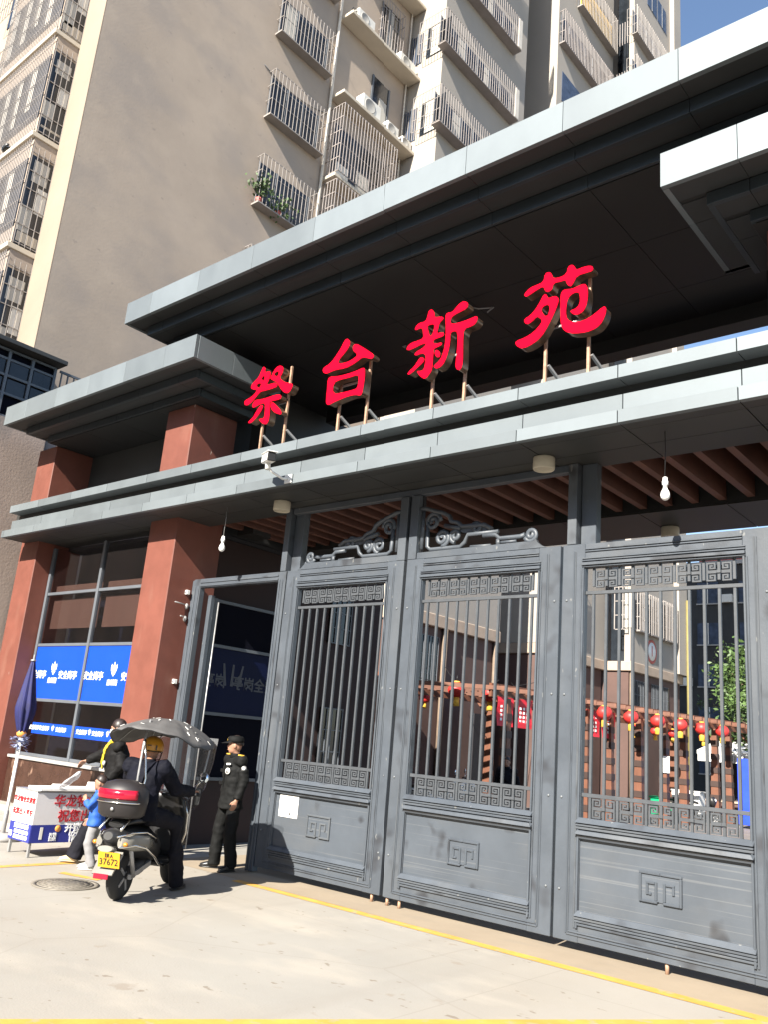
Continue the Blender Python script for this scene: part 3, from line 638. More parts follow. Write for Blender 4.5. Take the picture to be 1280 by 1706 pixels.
for k in range(7):
    z = .99 - k * .028; MB().box(-8.58, -8.34 - .05 * (k % 3), 8.2125, 8.2138, z, z + .006).build('print_line', M['ac'], n_)
MB().box(-8.42, -8.39, 8.2125, 8.2138, .79, .82).build('print_mark', M['black'], n_)
# ================================================================= roof sign
SIGN = {'ji':[[(-9.220,7.070),(-9.180,7.030),(-9.190,6.990),(-9.160,6.960),(-9.090,6.960),(-9.050,6.940),(-9.050,6.880),(-9.070,6.820),(-9.090,6.780),(-9.110,6.750),(-9.030,6.740),(-8.910,6.740),(-8.870,6.710),(-8.870,6.660),(-8.960,6.650),(-9.160,6.650),(-9.230,6.660),(-9.320,6.590),(-9.380,6.540),(-9.450,6.500),(-9.540,6.490),(-9.580,6.550),(-9.560,6.590),(-9.450,6.610),(-9.370,6.640),(-9.310,6.700),(-9.350,6.710),(-9.440,6.740),(-9.470,6.780),(-9.450,6.830),(-9.370,6.880),(-9.320,6.910),(-9.280,6.980),(-9.250,7.050)],
[(-9.230,6.890),(-9.210,6.910),(-9.170,6.880),(-9.180,6.830),(-9.200,6.840),(-9.250,6.870)],
[(-9.350,6.790),(-9.290,6.810),(-9.230,6.780),(-9.250,6.740),(-9.280,6.730)],
[(-9.010,6.900),(-8.950,6.980),(-8.870,7.000),(-8.810,6.980),(-8.780,6.940),(-8.780,6.880),(-8.800,6.840),(-8.840,6.800),(-8.740,6.720),(-8.660,6.680),(-8.580,6.660),(-8.530,6.630),(-8.540,6.580),(-8.570,6.530),(-8.620,6.500),(-8.690,6.520),(-8.750,6.570),(-8.830,6.660),(-8.870,6.720),(-8.960,6.770),(-9.030,6.810),(-9.050,6.850),(-9.010,6.880)],
[(-8.980,6.890),(-8.920,6.910),(-8.870,6.900),(-8.870,6.850),(-8.890,6.830),(-8.930,6.850)],
[(-9.370,6.500),(-9.320,6.550),(-9.190,6.530),(-9.040,6.530),(-8.880,6.540),(-8.770,6.520),(-8.750,6.490),(-8.750,6.450),(-8.820,6.440),(-8.980,6.450),(-8.980,6.400),(-8.960,6.290),(-8.960,6.150),(-8.990,6.100),(-9.050,6.100),(-9.130,6.150),(-9.180,6.200),(-9.180,6.220),(-9.100,6.210),(-9.070,6.220),(-9.070,6.310),(-9.090,6.450),(-9.200,6.450),(-9.300,6.430),(-9.360,6.420),(-9.380,6.460)],
[(-9.160,6.440),(-9.130,6.420),(-9.140,6.360),(-9.200,6.290),(-9.260,6.240),(-9.350,6.180),(-9.430,6.190),(-9.400,6.230),(-9.330,6.260),(-9.280,6.330),(-9.230,6.400)],
[(-8.930,6.440),(-8.850,6.380),(-8.770,6.310),(-8.710,6.250),(-8.700,6.190),(-8.750,6.200),(-8.840,6.240),(-8.920,6.300),(-8.960,6.370),(-8.960,6.420)]],
'tai':[[(-7.540,7.090),(-7.490,7.060),(-7.460,7.000),(-7.490,6.930),(-7.550,6.870),(-7.630,6.810),(-7.660,6.760),(-7.610,6.730),(-7.490,6.720),(-7.380,6.740),(-7.300,6.780),(-7.380,6.840),(-7.410,6.900),(-7.400,6.950),(-7.340,6.960),(-7.250,6.900),(-7.110,6.800),(-7.010,6.720),(-7.000,6.680),(-7.040,6.650),(-7.110,6.680),(-7.210,6.720),(-7.280,6.690),(-7.390,6.650),(-7.520,6.630),(-7.700,6.650),(-7.790,6.640),(-7.880,6.630),(-7.940,6.670),(-7.950,6.730),(-7.890,6.760),(-7.830,6.770),(-7.750,6.830),(-7.690,6.900),(-7.630,6.970),(-7.590,7.050)],
[(-7.790,6.580),(-7.660,6.550),(-7.470,6.540),(-7.280,6.550),(-7.160,6.570),(-7.140,6.530),(-7.130,6.410),(-7.140,6.280),(-7.150,6.190),(-7.180,6.160),(-7.220,6.170),(-7.270,6.190),(-7.390,6.200),(-7.570,6.180),(-7.690,6.160),(-7.760,6.140),(-7.810,6.170),(-7.820,6.260),(-7.820,6.420),(-7.830,6.530)],
[(-7.710,6.460),(-7.590,6.480),(-7.420,6.470),(-7.250,6.480),(-7.240,6.370),(-7.250,6.290),(-7.300,6.280),(-7.510,6.280),(-7.700,6.300)]],
'xin':[[(-6.110,7.100),(-6.060,7.110),(-6.020,7.050),(-6.010,6.980),(-5.960,6.970),(-5.870,6.950),(-5.870,6.910),(-5.930,6.880),(-5.940,6.810),(-5.960,6.740),(-5.860,6.740),(-5.840,6.700),(-5.860,6.670),(-5.940,6.670),(-6.010,6.660),(-6.000,6.620),(-5.930,6.600),(-5.870,6.600),(-5.860,6.570),(-5.900,6.550),(-5.980,6.540),(-5.990,6.520),(-5.990,6.350),(-5.990,6.260),(-6.040,6.190),(-6.100,6.150),(-6.160,6.190),(-6.230,6.270),(-6.230,6.300),(-6.160,6.280),(-6.120,6.300),(-6.110,6.390),(-6.110,6.470),(-6.150,6.510),(-6.210,6.520),(-6.270,6.510),(-6.300,6.530),(-6.270,6.570),(-6.180,6.590),(-6.130,6.620),(-6.120,6.640),(-6.190,6.650),(-6.280,6.630),(-6.430,6.610),(-6.430,6.680),(-6.360,6.720),(-6.260,6.720),(-6.170,6.730),(-6.180,6.790),(-6.200,6.880),(-6.270,6.880),(-6.320,6.870),(-6.320,6.920),(-6.260,6.970),(-6.150,6.960),(-6.130,7.030),(-6.120,7.080)],
[(-6.120,6.880),(-6.090,6.890),(-6.010,6.880),(-6.010,6.800),(-6.040,6.730),(-6.070,6.740)],
[(-6.160,6.470),(-6.120,6.440),(-6.140,6.390),(-6.230,6.340),(-6.320,6.280),(-6.390,6.270),(-6.370,6.320),(-6.280,6.370),(-6.230,6.440),(-6.200,6.470)],
[(-5.940,6.520),(-5.890,6.480),(-5.880,6.430),(-5.890,6.400),(-5.930,6.400),(-5.970,6.450),(-5.970,6.500)],
[(-5.820,6.990),(-5.740,6.970),(-5.680,7.030),(-5.600,7.080),(-5.530,7.060),(-5.500,7.010),(-5.520,6.960),(-5.600,6.940),(-5.720,6.920),(-5.760,6.880),(-5.750,6.820),(-5.670,6.800),(-5.550,6.800),(-5.440,6.810),(-5.360,6.820),(-5.350,6.770),(-5.380,6.710),(-5.450,6.690),(-5.540,6.690),(-5.550,6.590),(-5.540,6.420),(-5.530,6.240),(-5.550,6.160),(-5.600,6.150),(-5.640,6.200),(-5.640,6.280),(-5.630,6.480),(-5.640,6.670),(-5.700,6.700),(-5.750,6.690),(-5.740,6.570),(-5.760,6.440),(-5.800,6.320),(-5.860,6.260),(-5.930,6.250),(-5.970,6.280),(-5.970,6.310),(-5.880,6.360),(-5.840,6.450),(-5.820,6.570),(-5.820,6.750),(-5.850,6.940)]],
'yuan':[[(-4.720,6.910),(-4.650,6.970),(-4.550,6.980),(-4.470,6.990),(-4.460,7.090),(-4.400,7.100),(-4.360,7.060),(-4.350,7.000),(-4.260,6.980),(-4.180,7.000),(-4.170,7.080),(-4.110,7.100),(-4.070,7.050),(-4.060,7.010),(-3.970,7.020),(-3.890,7.010),(-3.850,6.980),(-3.860,6.930),(-3.920,6.930),(-4.050,6.930),(-4.080,6.870),(-4.110,6.830),(-4.140,6.820),(-4.180,6.870),(-4.190,6.920),(-4.260,6.920),(-4.340,6.930),(-4.350,6.860),(-4.390,6.840),(-4.420,6.840),(-4.450,6.860),(-4.470,6.930),(-4.550,6.910),(-4.630,6.880),(-4.690,6.860),(-4.720,6.880)],
[(-4.430,6.830),(-4.410,6.790),(-4.400,6.760),(-4.330,6.770),(-4.280,6.750),(-4.260,6.700),(-4.290,6.610),(-4.340,6.500),(-4.410,6.380),(-4.470,6.300),(-4.570,6.240),(-4.700,6.210),(-4.770,6.240),(-4.820,6.310),(-4.790,6.340),(-4.680,6.350),(-4.570,6.390),(-4.500,6.450),(-4.470,6.500),(-4.510,6.540),(-4.540,6.570),(-4.600,6.520),(-4.670,6.500),(-4.710,6.550),(-4.700,6.590),(-4.630,6.610),(-4.560,6.670),(-4.500,6.760),(-4.470,6.820)],
[(-4.480,6.630),(-4.470,6.670),(-4.430,6.680),(-4.390,6.670),(-4.380,6.600),(-4.410,6.530),(-4.460,6.590)],
[(-4.230,6.800),(-4.190,6.810),(-4.100,6.790),(-4.040,6.800),(-3.970,6.810),(-3.930,6.790),(-3.910,6.720),(-3.910,6.620),(-3.930,6.510),(-3.990,6.450),(-4.070,6.450),(-4.120,6.500),(-4.120,6.530),(-4.060,6.530),(-4.010,6.570),(-4.010,6.670),(-4.030,6.720),(-4.090,6.730),(-4.150,6.690),(-4.170,6.600),(-4.170,6.480),(-4.140,6.420),(-4.080,6.380),(-4.010,6.360),(-3.910,6.370),(-3.820,6.410),(-3.740,6.460),(-3.700,6.460),(-3.690,6.410),(-3.710,6.330),(-3.760,6.250),(-3.850,6.210),(-3.980,6.210),(-4.140,6.250),(-4.220,6.330),(-4.240,6.430),(-4.250,6.620),(-4.250,6.750)]]}
def sign_char(key, label, posts):
    xs = [x for P in SIGN[key] for x, z in P]; cx = (min(xs) + max(xs)) / 2
    T = thing('sign_character', label, 'sign letter', (cx, 7.5, 5.65), 0, 'red characters standing on the beam')
    def fill(name, y, ext, m, off):
        cu = bpy.data.curves.new(name, 'CURVE'); cu.dimensions = '2D'; cu.fill_mode = 'BOTH'; cu.extrude = ext; cu.offset = off
        for P in SIGN[key]:
            sp = cu.splines.new('POLY'); sp.use_cyclic_u = True
            Q = []   # one round of corner cutting softens the outline
            for i in range(len(P)):
                a = Vector(P[i - 1]); b = Vector(P[i]); Q += [a.lerp(b, .28), a.lerp(b, .72)]
            sp.points.add(len(Q) - 1)
            for q, v in zip(sp.points, Q): q.co = (v.x - cx, v.y - 5.65, 0, 1)
        o = bpy.data.objects.new(name, cu); COL.objects.link(o); me = evalmesh(o); bpy.data.curves.remove(cu)
        me.transform(Matrix.Translation((0, y - 7.5, 0)) @ Matrix.Rotation(PI / 2, 4, 'X')); me.materials.clear(); me.materials.append(m)
        return link(name, me, T)
    fill('face', 7.494, .006, M['red_led'], -0.006)
    fill('return', 7.565, .062, M['bronze'], -0.010)
    for x, zt in posts:
        MB().box(x - .016, x + .016, 7.635, 7.665, 5.646, zt).build('post', M['rust'], T)
        MB().bar((x + .03, 7.66, 6.02), (x + .16, 8.2, 5.66), .03, .03).build('brace', M['steel'], T)
    b = MB(); xa, xb = posts[0][0], posts[1][0]; b.box(xa, xb, 7.64, 7.662, 6.45, 6.475); b.build('cross_rail', M['steel'], T)
sign_char('ji', 'red lit character nearest the left pillar, smallest looking and busiest of the four signs', ((-9.27, 6.5), (-8.77, 7.02)))
sign_char('tai', 'red lit character with a hollow square mouth, second on the beam', ((-7.70, 6.5), (-7.19, 6.75)))
sign_char('xin', 'red lit character of two tall halves, third from the left on the beam', ((-6.09, 6.5), (-5.60, 6.9)))
sign_char('yuan', 'largest looking red lit character with a sweeping hook, right end of the beam sign', ((-4.50, 6.6), (-3.97, 6.95)))
# edge of the next character, mostly outside the picture, on the right pillar
# ================================================================= small fittings on the beam
c = thing('security_camera', 'white box security camera on a bent arm fixed to the beam edge', 'camera', (-8.17, 7.3, 5.08))
MB().box(-8.24, -8.10, 7.285, 7.299, 5.03, 5.15).build('wall_plate', M['camwhite'], c, bevel=.006)
MB().tube([(-8.18, 7.29, 5.09), (-8.18, 7.20, 5.07), (-8.24, 7.06, 5.13), (-8.27, 7.0, 5.18)], .018, 8).build('arm', M['camwhite'], c)
MB().cyl((-8.27, 7.0, 5.15), (-8.27, 7.0, 5.25), .035).build('swivel', M['camwhite'], c)
b = MB(); b.bar((-8.42, 7.08, 5.33), (-8.10, 6.90, 5.27), .12, .12); b.build('housing', M['camwhite'], c, bevel=.012)
b = MB(); b.bar((-8.112, 6.907, 5.272), (-8.085, 6.892, 5.267), .112, .112); b.build('lens_window', M['black'], c, bevel=.01)
b = MB(); b.bar((-8.43, 7.085, 5.402), (-8.06, 6.878, 5.333), .14, .012); b.build('sun_shield', M['camwhite'], c, bevel=.004)
for (x, y), lb in (((-8.9, 7.89), 'round beige ceiling lamp under the beam below the security camera'), ((-4.62, 7.9), 'round beige ceiling lamp under the beam above the right gate leaves'), ((-4.51, 11.2), 'round grey beige ceiling lamp under the rear beam behind the right leaf')):
    t = thing('ceiling_lamp', lb, 'ceiling lamp', (x, y, 4.88), 0, 'round surface lamps under the beams')
    MB().lathe((x, y, 4.88), [(.118, .14), (.122, .13), (.122, .012), (.114, .0), (.100, .0), (.094, .016)], 32).build('housing', M['lampbeige'], t)
    MB().lathe((x, y, 4.90), [(.092, .0), (.090, .012), (.001, .014)], 24).build('diffuser', M['gold'] if y < 8 and x < -8 else M['ac'], t)
for (x, y, zt), lb in (((-3.16, 7.73, 4.44), 'white light bulb hanging on a wire before the nearest gate leaf'), ((-9.94, 7.73, 4.47), 'white light bulb hanging on a wire in front of the open side portal')):
    t = thing('light_bulb', lb, 'light bulb', (x, y, zt - .12), 0, 'bare bulbs hung from the beam')
    MB().tube([(x, y, 5.021), (x + .004, y, 4.8), (x - .003, y, zt + .1)], .0045, 6).build('wire', M['black'] if x > -5 else M['steel'], t)
    MB().lathe((x, y, zt), [(.010, .10), (.022, .095), (.024, .06), (.030, .055), (.030, .02), (.022, .015), (.022, -.005)], 16).build('socket', M['bulb'], t)
    MB().lathe((x, y, zt), [(.018, -.004), (.022, -.02), (.040, -.055), (.046, -.085), (.040, -.115), (.022, -.134), (.002, -.14)], 20).build('globe', M['bulb'], t)
# loose ends under the roof (old bracket hooks)
for x, y, lb in ((-7.9, 9.4, 'bent grey wire bracket hanging from the dark roof above the second character'), (-6.3, 8.9, 'bent grey wire bracket hanging from the dark roof above the third character')):
    t = thing('wire_bracket', lb, 'bracket', (x, y, 7.92)); MB().tube([(x - .2, y, 7.93), (x - .05, y, 7.86), (x + .12, y + .05, 7.85), (x + .2, y, 7.81), (x + .1, y, 7.76)], .012, 6).build('hook', M['steel'], t); MB().box(x - .24, x - .17, y - .03, y + .03, 7.925, 7.936).build('plate', M['steel'], t)
# ================================================================= neighbour building at the far left
NB = thing('neighbour_building', 'low stained concrete building with a dark glazed roof lean-to, left of the gatehouse', 'building', (-18, 5, 0))
MB().box(-17.95, -17.2, -6, 8.25, 0, 7.72).build('wall', M['concrete_wall'], NB)
MB().box(-17.95, -17.35, -6, 8.2, 7.725, 9.25).build('dark_screen', M['navy'], NB)
g = MB()
for y in [8.2 - .52 * i for i in range(20)]: g.box(-17.32, -17.26, y - .03, y + .03, 7.73, 9.2)
for z in (7.73, 8.22, 8.62, 8.98, 9.18): g.box(-17.315, -17.27, -6, 8.22, z, z + .05)
gl = g.build('glazing_frame', M['frame'], NB)
pm_ = MB().box(-17.30, -17.29, -.20, .20, .0, .30).mesh('pane'); pm_.materials.append(M['winpane'])
for i in range(10):
    for z in (8.28, 8.67): inst(None, pm_, 'pane', gl, (0, 8.2 - .26 - .52 * i, z))
MB().box(-18.0, -17.0, -6, 8.32, 9.26, 9.36).build('eave', M['shade_charcoal'], NB, bevel=.01)
MB().box(-17.9, -17.3, 8.3, 9.3, 7.2, 8.2).build('rear_wall', M['concrete_wall'], NB)
g = MB()
for i in range(7): y = 8.34 + i * .15; g.box(-17.28, -17.25, y, y + .025, 8.2, 9.15)
g.box(-17.285, -17.245, 8.3, 9.3, 9.15, 9.2); g.box(-17.285, -17.245, 8.3, 9.3, 8.6, 8.63); g.build('railing', M['frame'], NB)
# ================================================================= apartment block
AP = thing('apartment_block', 'tall taupe apartment block with caged windows stepping back behind the gatehouse', 'apartment block', (-20, 20, 0))
def wall(x0, x1, y0, y1, z0, z1, m): return MB().box(x0, x1, y0, y1, z0, z1).build('wall', M[m], AP)
H = 46
wall(-34, -18.0, 7.97, 19.77, 0, H, 'wallwarm')
wall(-34, -16.4, 19.772, 25.4, 5.9, H, 'wallgrey')
wall(-34, -19.5, 25.402, 27.998, 5.9, H, 'wallgrey')
wall(-34, -16.4, 28.0, 33.6, 5.9, H, 'wallgrey')
wall(-34, -15.52, 34.6, 38.25, 5.9, H, 'wallgrey'); wall(-15.518, -15.25, 33.602, 38.25, 5.9, H, 'wallgrey'); MB().box(-16.5, -15.52, 34.4, 34.598, 5.9, H).build('shade_dark_recess', M['winpane'], AP)  # recess closed by a dark sheet in place of its shade
wall(-34, -15.0, 38.252, 39.2, 5.9, H, 'wallgrey')
wall(-34, -16.5, 19.78, 25.3, 0, 5.5, 'brownwall'); wall(-34, -19.4, 25.35, 28.05, 0, 5.5, 'maroon'); wall(-34, -16.5, 28.1, 33.5, 0, 5.5, 'brownwall'); wall(-34, -15.35, 33.65, 39.1, 0, 5.5, 'brownwall')
for x1, y0, y1 in ((-16.34, 19.7, 25.4), (-19.4, 25.402, 28.0), (-16.34, 28.002, 33.55), (-15.2, 33.552, 39.2)):
    MB().box(-34, x1, y0, y1, 5.502, 5.898).build('cornice_band', M['band'], AP, bevel=.02)
def cage_x(x, dep, y0, y1, z0, z1, nb, nh, m='cage', ends=True, r=.0085, win=True, floor=True, curtain=None):
    """welded steel window cage standing off a wall that faces +x"""
    g = MB(); X = x + dep
    for i in range(nb + 1):
        y = y0 + (y1 - y0) * i / nb; g.box(X - r, X + r, y - r, y + r, z0, z1)
    for i in range(nh + 1):
        z = z0 + (z1 - z0) * i / nh; g.box(X - r * 2.6, X - r * 1.02, y0, y1, z - r, z + r)
        if ends:
            for y in (y0, y1): g.box(x + .005, X - r * 2.7, y - r, y + r, z - r, z + r)
    if ends:
        for y in (y0, y1):
            for k in range(1, max(2, int(dep / .12))): xx = x + dep * k / max(2, int(dep / .12)); g.box(xx - r, xx + r, y - r * .9, y + r * .9, z0, z1)
    if floor: g.box(x + .005, X + .01, y0 - .01, y1 + .01, z0 - .05, z0 - .014)
    c = g.build('window_cage', M[m], AP)
    if win:
        w = MB().box(x - .02, x + .012, y0 + .1, y1 - .1, z0 + .1, z1 - .1).build('window', M['winpane'], AP)
        f = MB(); k = max(2, round((y1 - y0) / .8))
        for i in range(k + 1): y = y0 + .1 + (y1 - y0 - .2) * i / k; f.box(x + .013, x + .04, y - .03, y + .03, z0 + .1, z1 - .1)
        f.build('frame', M['frame'], w)['kind'] = 'stuff'
        if curtain:
            for a, b in curtain: MB().box(x + .0125, x + .02, y0 + a, y0 + b, z0 + .15, z1 - .15).build('curtain', M['curtain'], w)
    return c
def cage_y(y, dep, x0, x1, z0, z1, nb, nh, m='cage', r=.0085, win=True):
    g = MB(); Y = y - dep
    for i in range(nb + 1):
        x = x0 + (x1 - x0) * i / nb; g.box(x - r, x + r, Y - r, Y + r, z0, z1)
    for i in range(nh + 1):
        z = z0 + (z1 - z0) * i / nh; g.box(x0, x1, Y + r * 1.02, Y + r * 2.6, z - r, z + r)
    c = g.build('window_cage', M[m], AP)
    if win:
        w = MB().box(x0 + .08, x1 - .08, y - .012, y + .02, z0 + .05, z1 - .05).build('window', M['winpane'], AP)
        MB().box(x0 + .3, x0 + .75, y - .02, y - .0125, z0 + .1, z1 - .1).build('curtain', M['curtain'], w)
    return c
# flat taupe wall: three caged windows in view and one above
for k, z in enumerate((13.72, 16.80, 19.88, 22.97, 26.1)):
    cage_x(-18.0, .32, 13.35, 15.62, z, z + 1.62, 15, 3, curtain=((.3, .8),) if k == 3 else None)
for i, (ya, za, yb, zb) in enumerate(((13.2, 24.6, 15.8, 24.2), (13.1, 21.6, 15.85, 21.75), (8.0, 27.4, 13.4, 24.9))):
    MB().tube([(-17.985, ya + (yb - ya) * k / 8, za + (zb - za) * k / 8 - .25 * (1 - (k / 4 - 1) ** 2)) for k in range(9)], .012, 5).build('cable', M['frame'], AP)
# wide rain pipe at the end of the flat wall
def pipe_x(x, y, z0, z1, m='pipe', r=.055):
    MB().cyl((x, y, z0), (x, y, z1), r).build('rain_pipe', M[m], AP)
pipe_x(-17.93, 15.90, 5, H)
# concrete ledges with air conditioners
for z in (15.98, 19.19, 22.40, 25.65, 28.95):
    MB().box(-17.998, -17.38, 15.96, 19.765, z, z + .13).build('ledge', M['slabc'], AP, bevel=.015)
# glazed cages under the two lower ledges
cage_x(-18.0, .66, 16.05, 18.82, 19.42, 22.02, 19, 5, 'cagedark', True, .012, False, False)
w = MB().box(-18.02, -17.985, 16.3, 18.6, 19.5, 21.7).build('window', M['winpane'], AP); MB().box(-17.984, -17.97, 17.5, 18.1, 19.6, 20.6).build('curtain', M['curtain'], w); MB().box(-17.984, -17.95, 16.5, 17.1, 19.4, 20.3).build('frame', M['ac'], w)
cage_x(-18.0, .66, 16.05, 18.82, 16.12, 19.1, 19, 6, 'cagedark', True, .012, False, False)
w = MB().box(-18.02, -17.985, 17.8, 18.82, 22.55, 24.8).build('window', M['winpane'], AP); MB().box(-17.984, -17.95, 17.8, 17.88, 22.55, 24.8).build('frame', M['frame'], w); MB().box(-17.984, -17.95, 18.74, 18.82, 22.55, 24.8).build('frame', M['frame'], w); MB().box(-17.984, -17.97, 18.25, 18.7, 22.6, 24.1).build('curtain', M['curtain'], w)
cage_x(-18.0, .22, 17.86, 19.08, 26.3, 28.3, 8, 4, 'cagedark', curtain=((.5, .8),))
pipe_x(-17.93, 19.6, 5, H, r=.03)
def ac(y0, y1, z, lb, h=.56, x=-17.86):
    t = thing('air_conditioner', lb, 'air conditioner', (x, (y0 + y1) / 2, z), 0, 'air conditioner units on the ledges')
    MB().box(x, x + .36, y0, y1, z + .03, z + h).build('casing', M['ac'], t, bevel=.015)
    MB().lathe((x + .361, (y0 + y1) / 2 - .1, z + .03 + (h - .03) / 2), [(h * .40, 0), (h * .40, .012), (h * .36, .012), (h * .34, .004), (.02, .004)], 20, (1, 0, 0)).build('fan_grille', M['acgrille'], t)
    g = MB()
    for k in range(6): g.box(x + .05 + k * .045, x + .075 + k * .045, y0 - .006, y0 - .001, z + .1, z + h - .08)
    g.build('side_louvre', M['acgrille'], t)
    for yy in (y0 + .1, y1 - .16): MB().box(x + .02, x + .34, yy, yy + .06, z, z + .029).build('foot', M['black'], t)
ac(17.0, 17.92, 22.53, 'largest white air conditioner on the middle ledge before the balcony door', .66)
ac(18.36, 18.98, 22.53, 'small white air conditioner right of the balcony door on the middle ledge', .5)
ac(19.2, 19.72, 22.53, 'white air conditioner at the far end of the middle ledge, beside the drain pipe', .42)
ac(16.35, 17.2, 25.78, 'white air conditioner at the near end of the top ledge beside loose cables', .5)
ac(18.7, 19.55, 25.78, 'white air conditioner at the far end of the top ledge right of the barred window', .5)
t = thing('loose_cables', 'dark tangle of loose cables beside the air conditioner on the top ledge', 'cables', (-17.6, 16.1, 25.78))
MB().tube([(-17.6, 16.0, 25.79), (-17.55, 16.1, 26.05), (-17.6, 16.3, 26.2), (-17.7, 16.34, 26.1)], .016, 6).build('cable', M['black'], t); MB().tube([(-17.5, 16.05, 25.79), (-17.5, 16.25, 26.0), (-17.6, 16.34, 25.9)], .014, 6).build('cable', M['black'], t)
# block with the corner cages
for z0, z1 in ((19.5, 21.05), (23.06, 24.58), (26.50, 27.97), (29.95, 31.45), (33.4, 34.9)):
    cage_x(-16.4, .38, 19.42, 24.38, z0, z1, 34, 3, 'cagedark', False, curtain=((1.2, 1.8), (3.0, 3.4)))
    cage_y(19.77, .38, -17.28, -16.03, z0 - .0, z1, 9, 3)
    for xx in (-17.6, -17.9): MB().box(xx - .02, xx + .02, 19.68, 19.72, z0, z1 - .1).build('window_bars', M['frame'], AP)
    w = MB().box(-17.98, -17.4, 19.755, 19.771, z0, z1 - .1).build('window', M['winblue'], AP)
    g = MB()
    for i in range(6): x = -17.97 + i * .11; g.box(x - .01, x + .01, 19.72, 19.74, z0, z1 - .1)
    g.build('window_bars', M['cage'], w)
    MB().box(-16.0, -15.98, 24.1, 24.36, z0 - .02, z1 - .1).build('drip_pipe', M['pipe'], AP)
# third and fourth blocks
cage_x(-16.4, .3, 28.1, 33.0, 33.5, 35.3, 34, 3, 'cagedark', True, .014)
oc = cage_x(-16.4, .3, 29.7, 33.45, 36.95, 39.1, 24, 3, 'cage', True, .014)
MB().box(-16.34, -16.3, 29.9, 33.2, 37.2, 38.6).build('orange_blind', M['gold'], AP)
w = MB().box(-16.42, -16.38, 28.45, 30.2, 30.6, 32.2).build('window', M['winblue'], AP)
for z0, z1 in ((34.6, 36.2), (37.6, 39.3)):
    cage_x(-15.25, .3, 33.3, 37.6, z0, z1, 26, 3, 'cage', False, .016)
    cage_y(33.6, .3, -15.5, -14.97, z0, z1, 4, 3, 'cage', win=False); g = MB(); [g.box(-16.38 + i * .14, -16.35 + i * .14, 33.7, 33.73, z0, z1 - .3) for i in range(6)]; g.build('railing', M['cagedark'], AP)['kind'] = 'stuff'
for y in (35.2, 36.55): w = MB().box(-15.27, -15.23, y, y + 1.2, 41.1, 42.6).build('window', M['winblue'], AP); MB().box(-15.229, -15.21, y + .57, y + .63, 41.1, 42.6).build('frame', M['frame'], w)
# lower floors seen through the gate
for y0, y1 in ((28.6, 31.0), (34.0, 34.95), (35.2, 36.45), (36.75, 38.0)):
    xx = -16.4 if y0 < 33 else -15.25
    cage_x(xx, .25, y0, y1, 7.25, 8.95, max(5, int((y1 - y0) / .16)), 3, 'cage', True, .016)
cage_y(33.6, .25, -15.85, -15.3, 7.2, 9.0, 3, 3, 'cage', .018)
for y0, y1 in ((32.5 - 3.2, 33.4 - 3.2), (35.9, 37.8), (34.1, 35.3), (21.0, 22.0)):
    xx = -16.5 if y0 < 33 else -15.35
    w = MB().box(xx, xx + .02, y0, y1, 3.4, 5.2).build('window', M['winpane'], AP); g = MB()
    for i in range(int((y1 - y0) / .16) + 1): y = y0 + .02 + i * .155; g.box(xx + .03, xx + .05, y, y + .02, 3.4, 5.2)
    for z in (3.4, 4.0, 4.6, 5.18): g.box(xx + .022, xx + .03, y0, y1, z, z + .025)
    g.build('window_bars', M['frame'], w)
for x, y in ((-16.4, 22.2), (-16.4, 28.2), (-16.4, 25.2), (-15.25, 33.75)): MB().cyl((x, y, 0), (x, y, 5.5), .09).build('rain_pipe', M['tanpipe'], AP)
MB().cyl((-14.9, 39.15, 0), (-14.9, 39.15, 9.4), .12).build('rain_pipe', M['olive'], AP)
MB().box(-16.5, -16.46, 24.2, 25.2, 0, 3.0).build('doorway', M['dark'], AP)
sg = thing('number_sign', 'round white wall sign with a red ring and numeral above the cream band', 'wall sign', (-15.2, 35.75, 6.55))
MB().lathe((-15.248, 35.75, 6.57), [(.52, 0), (.52, .012), (.40, .012), (.40, .008)], 32, (1, 0, 0)).build('ring', M['redroof'], sg); MB().lathe((-15.247, 35.75, 6.57), [(.395, .009), (.395, .016), (.01, .016)], 32, (1, 0, 0)).build('disc', M['paper'], sg)
text('1', .62, (-15.226, 35.75, 6.57), (0, 1, 0), UZ, M['redroof'], sg, bold=.02)
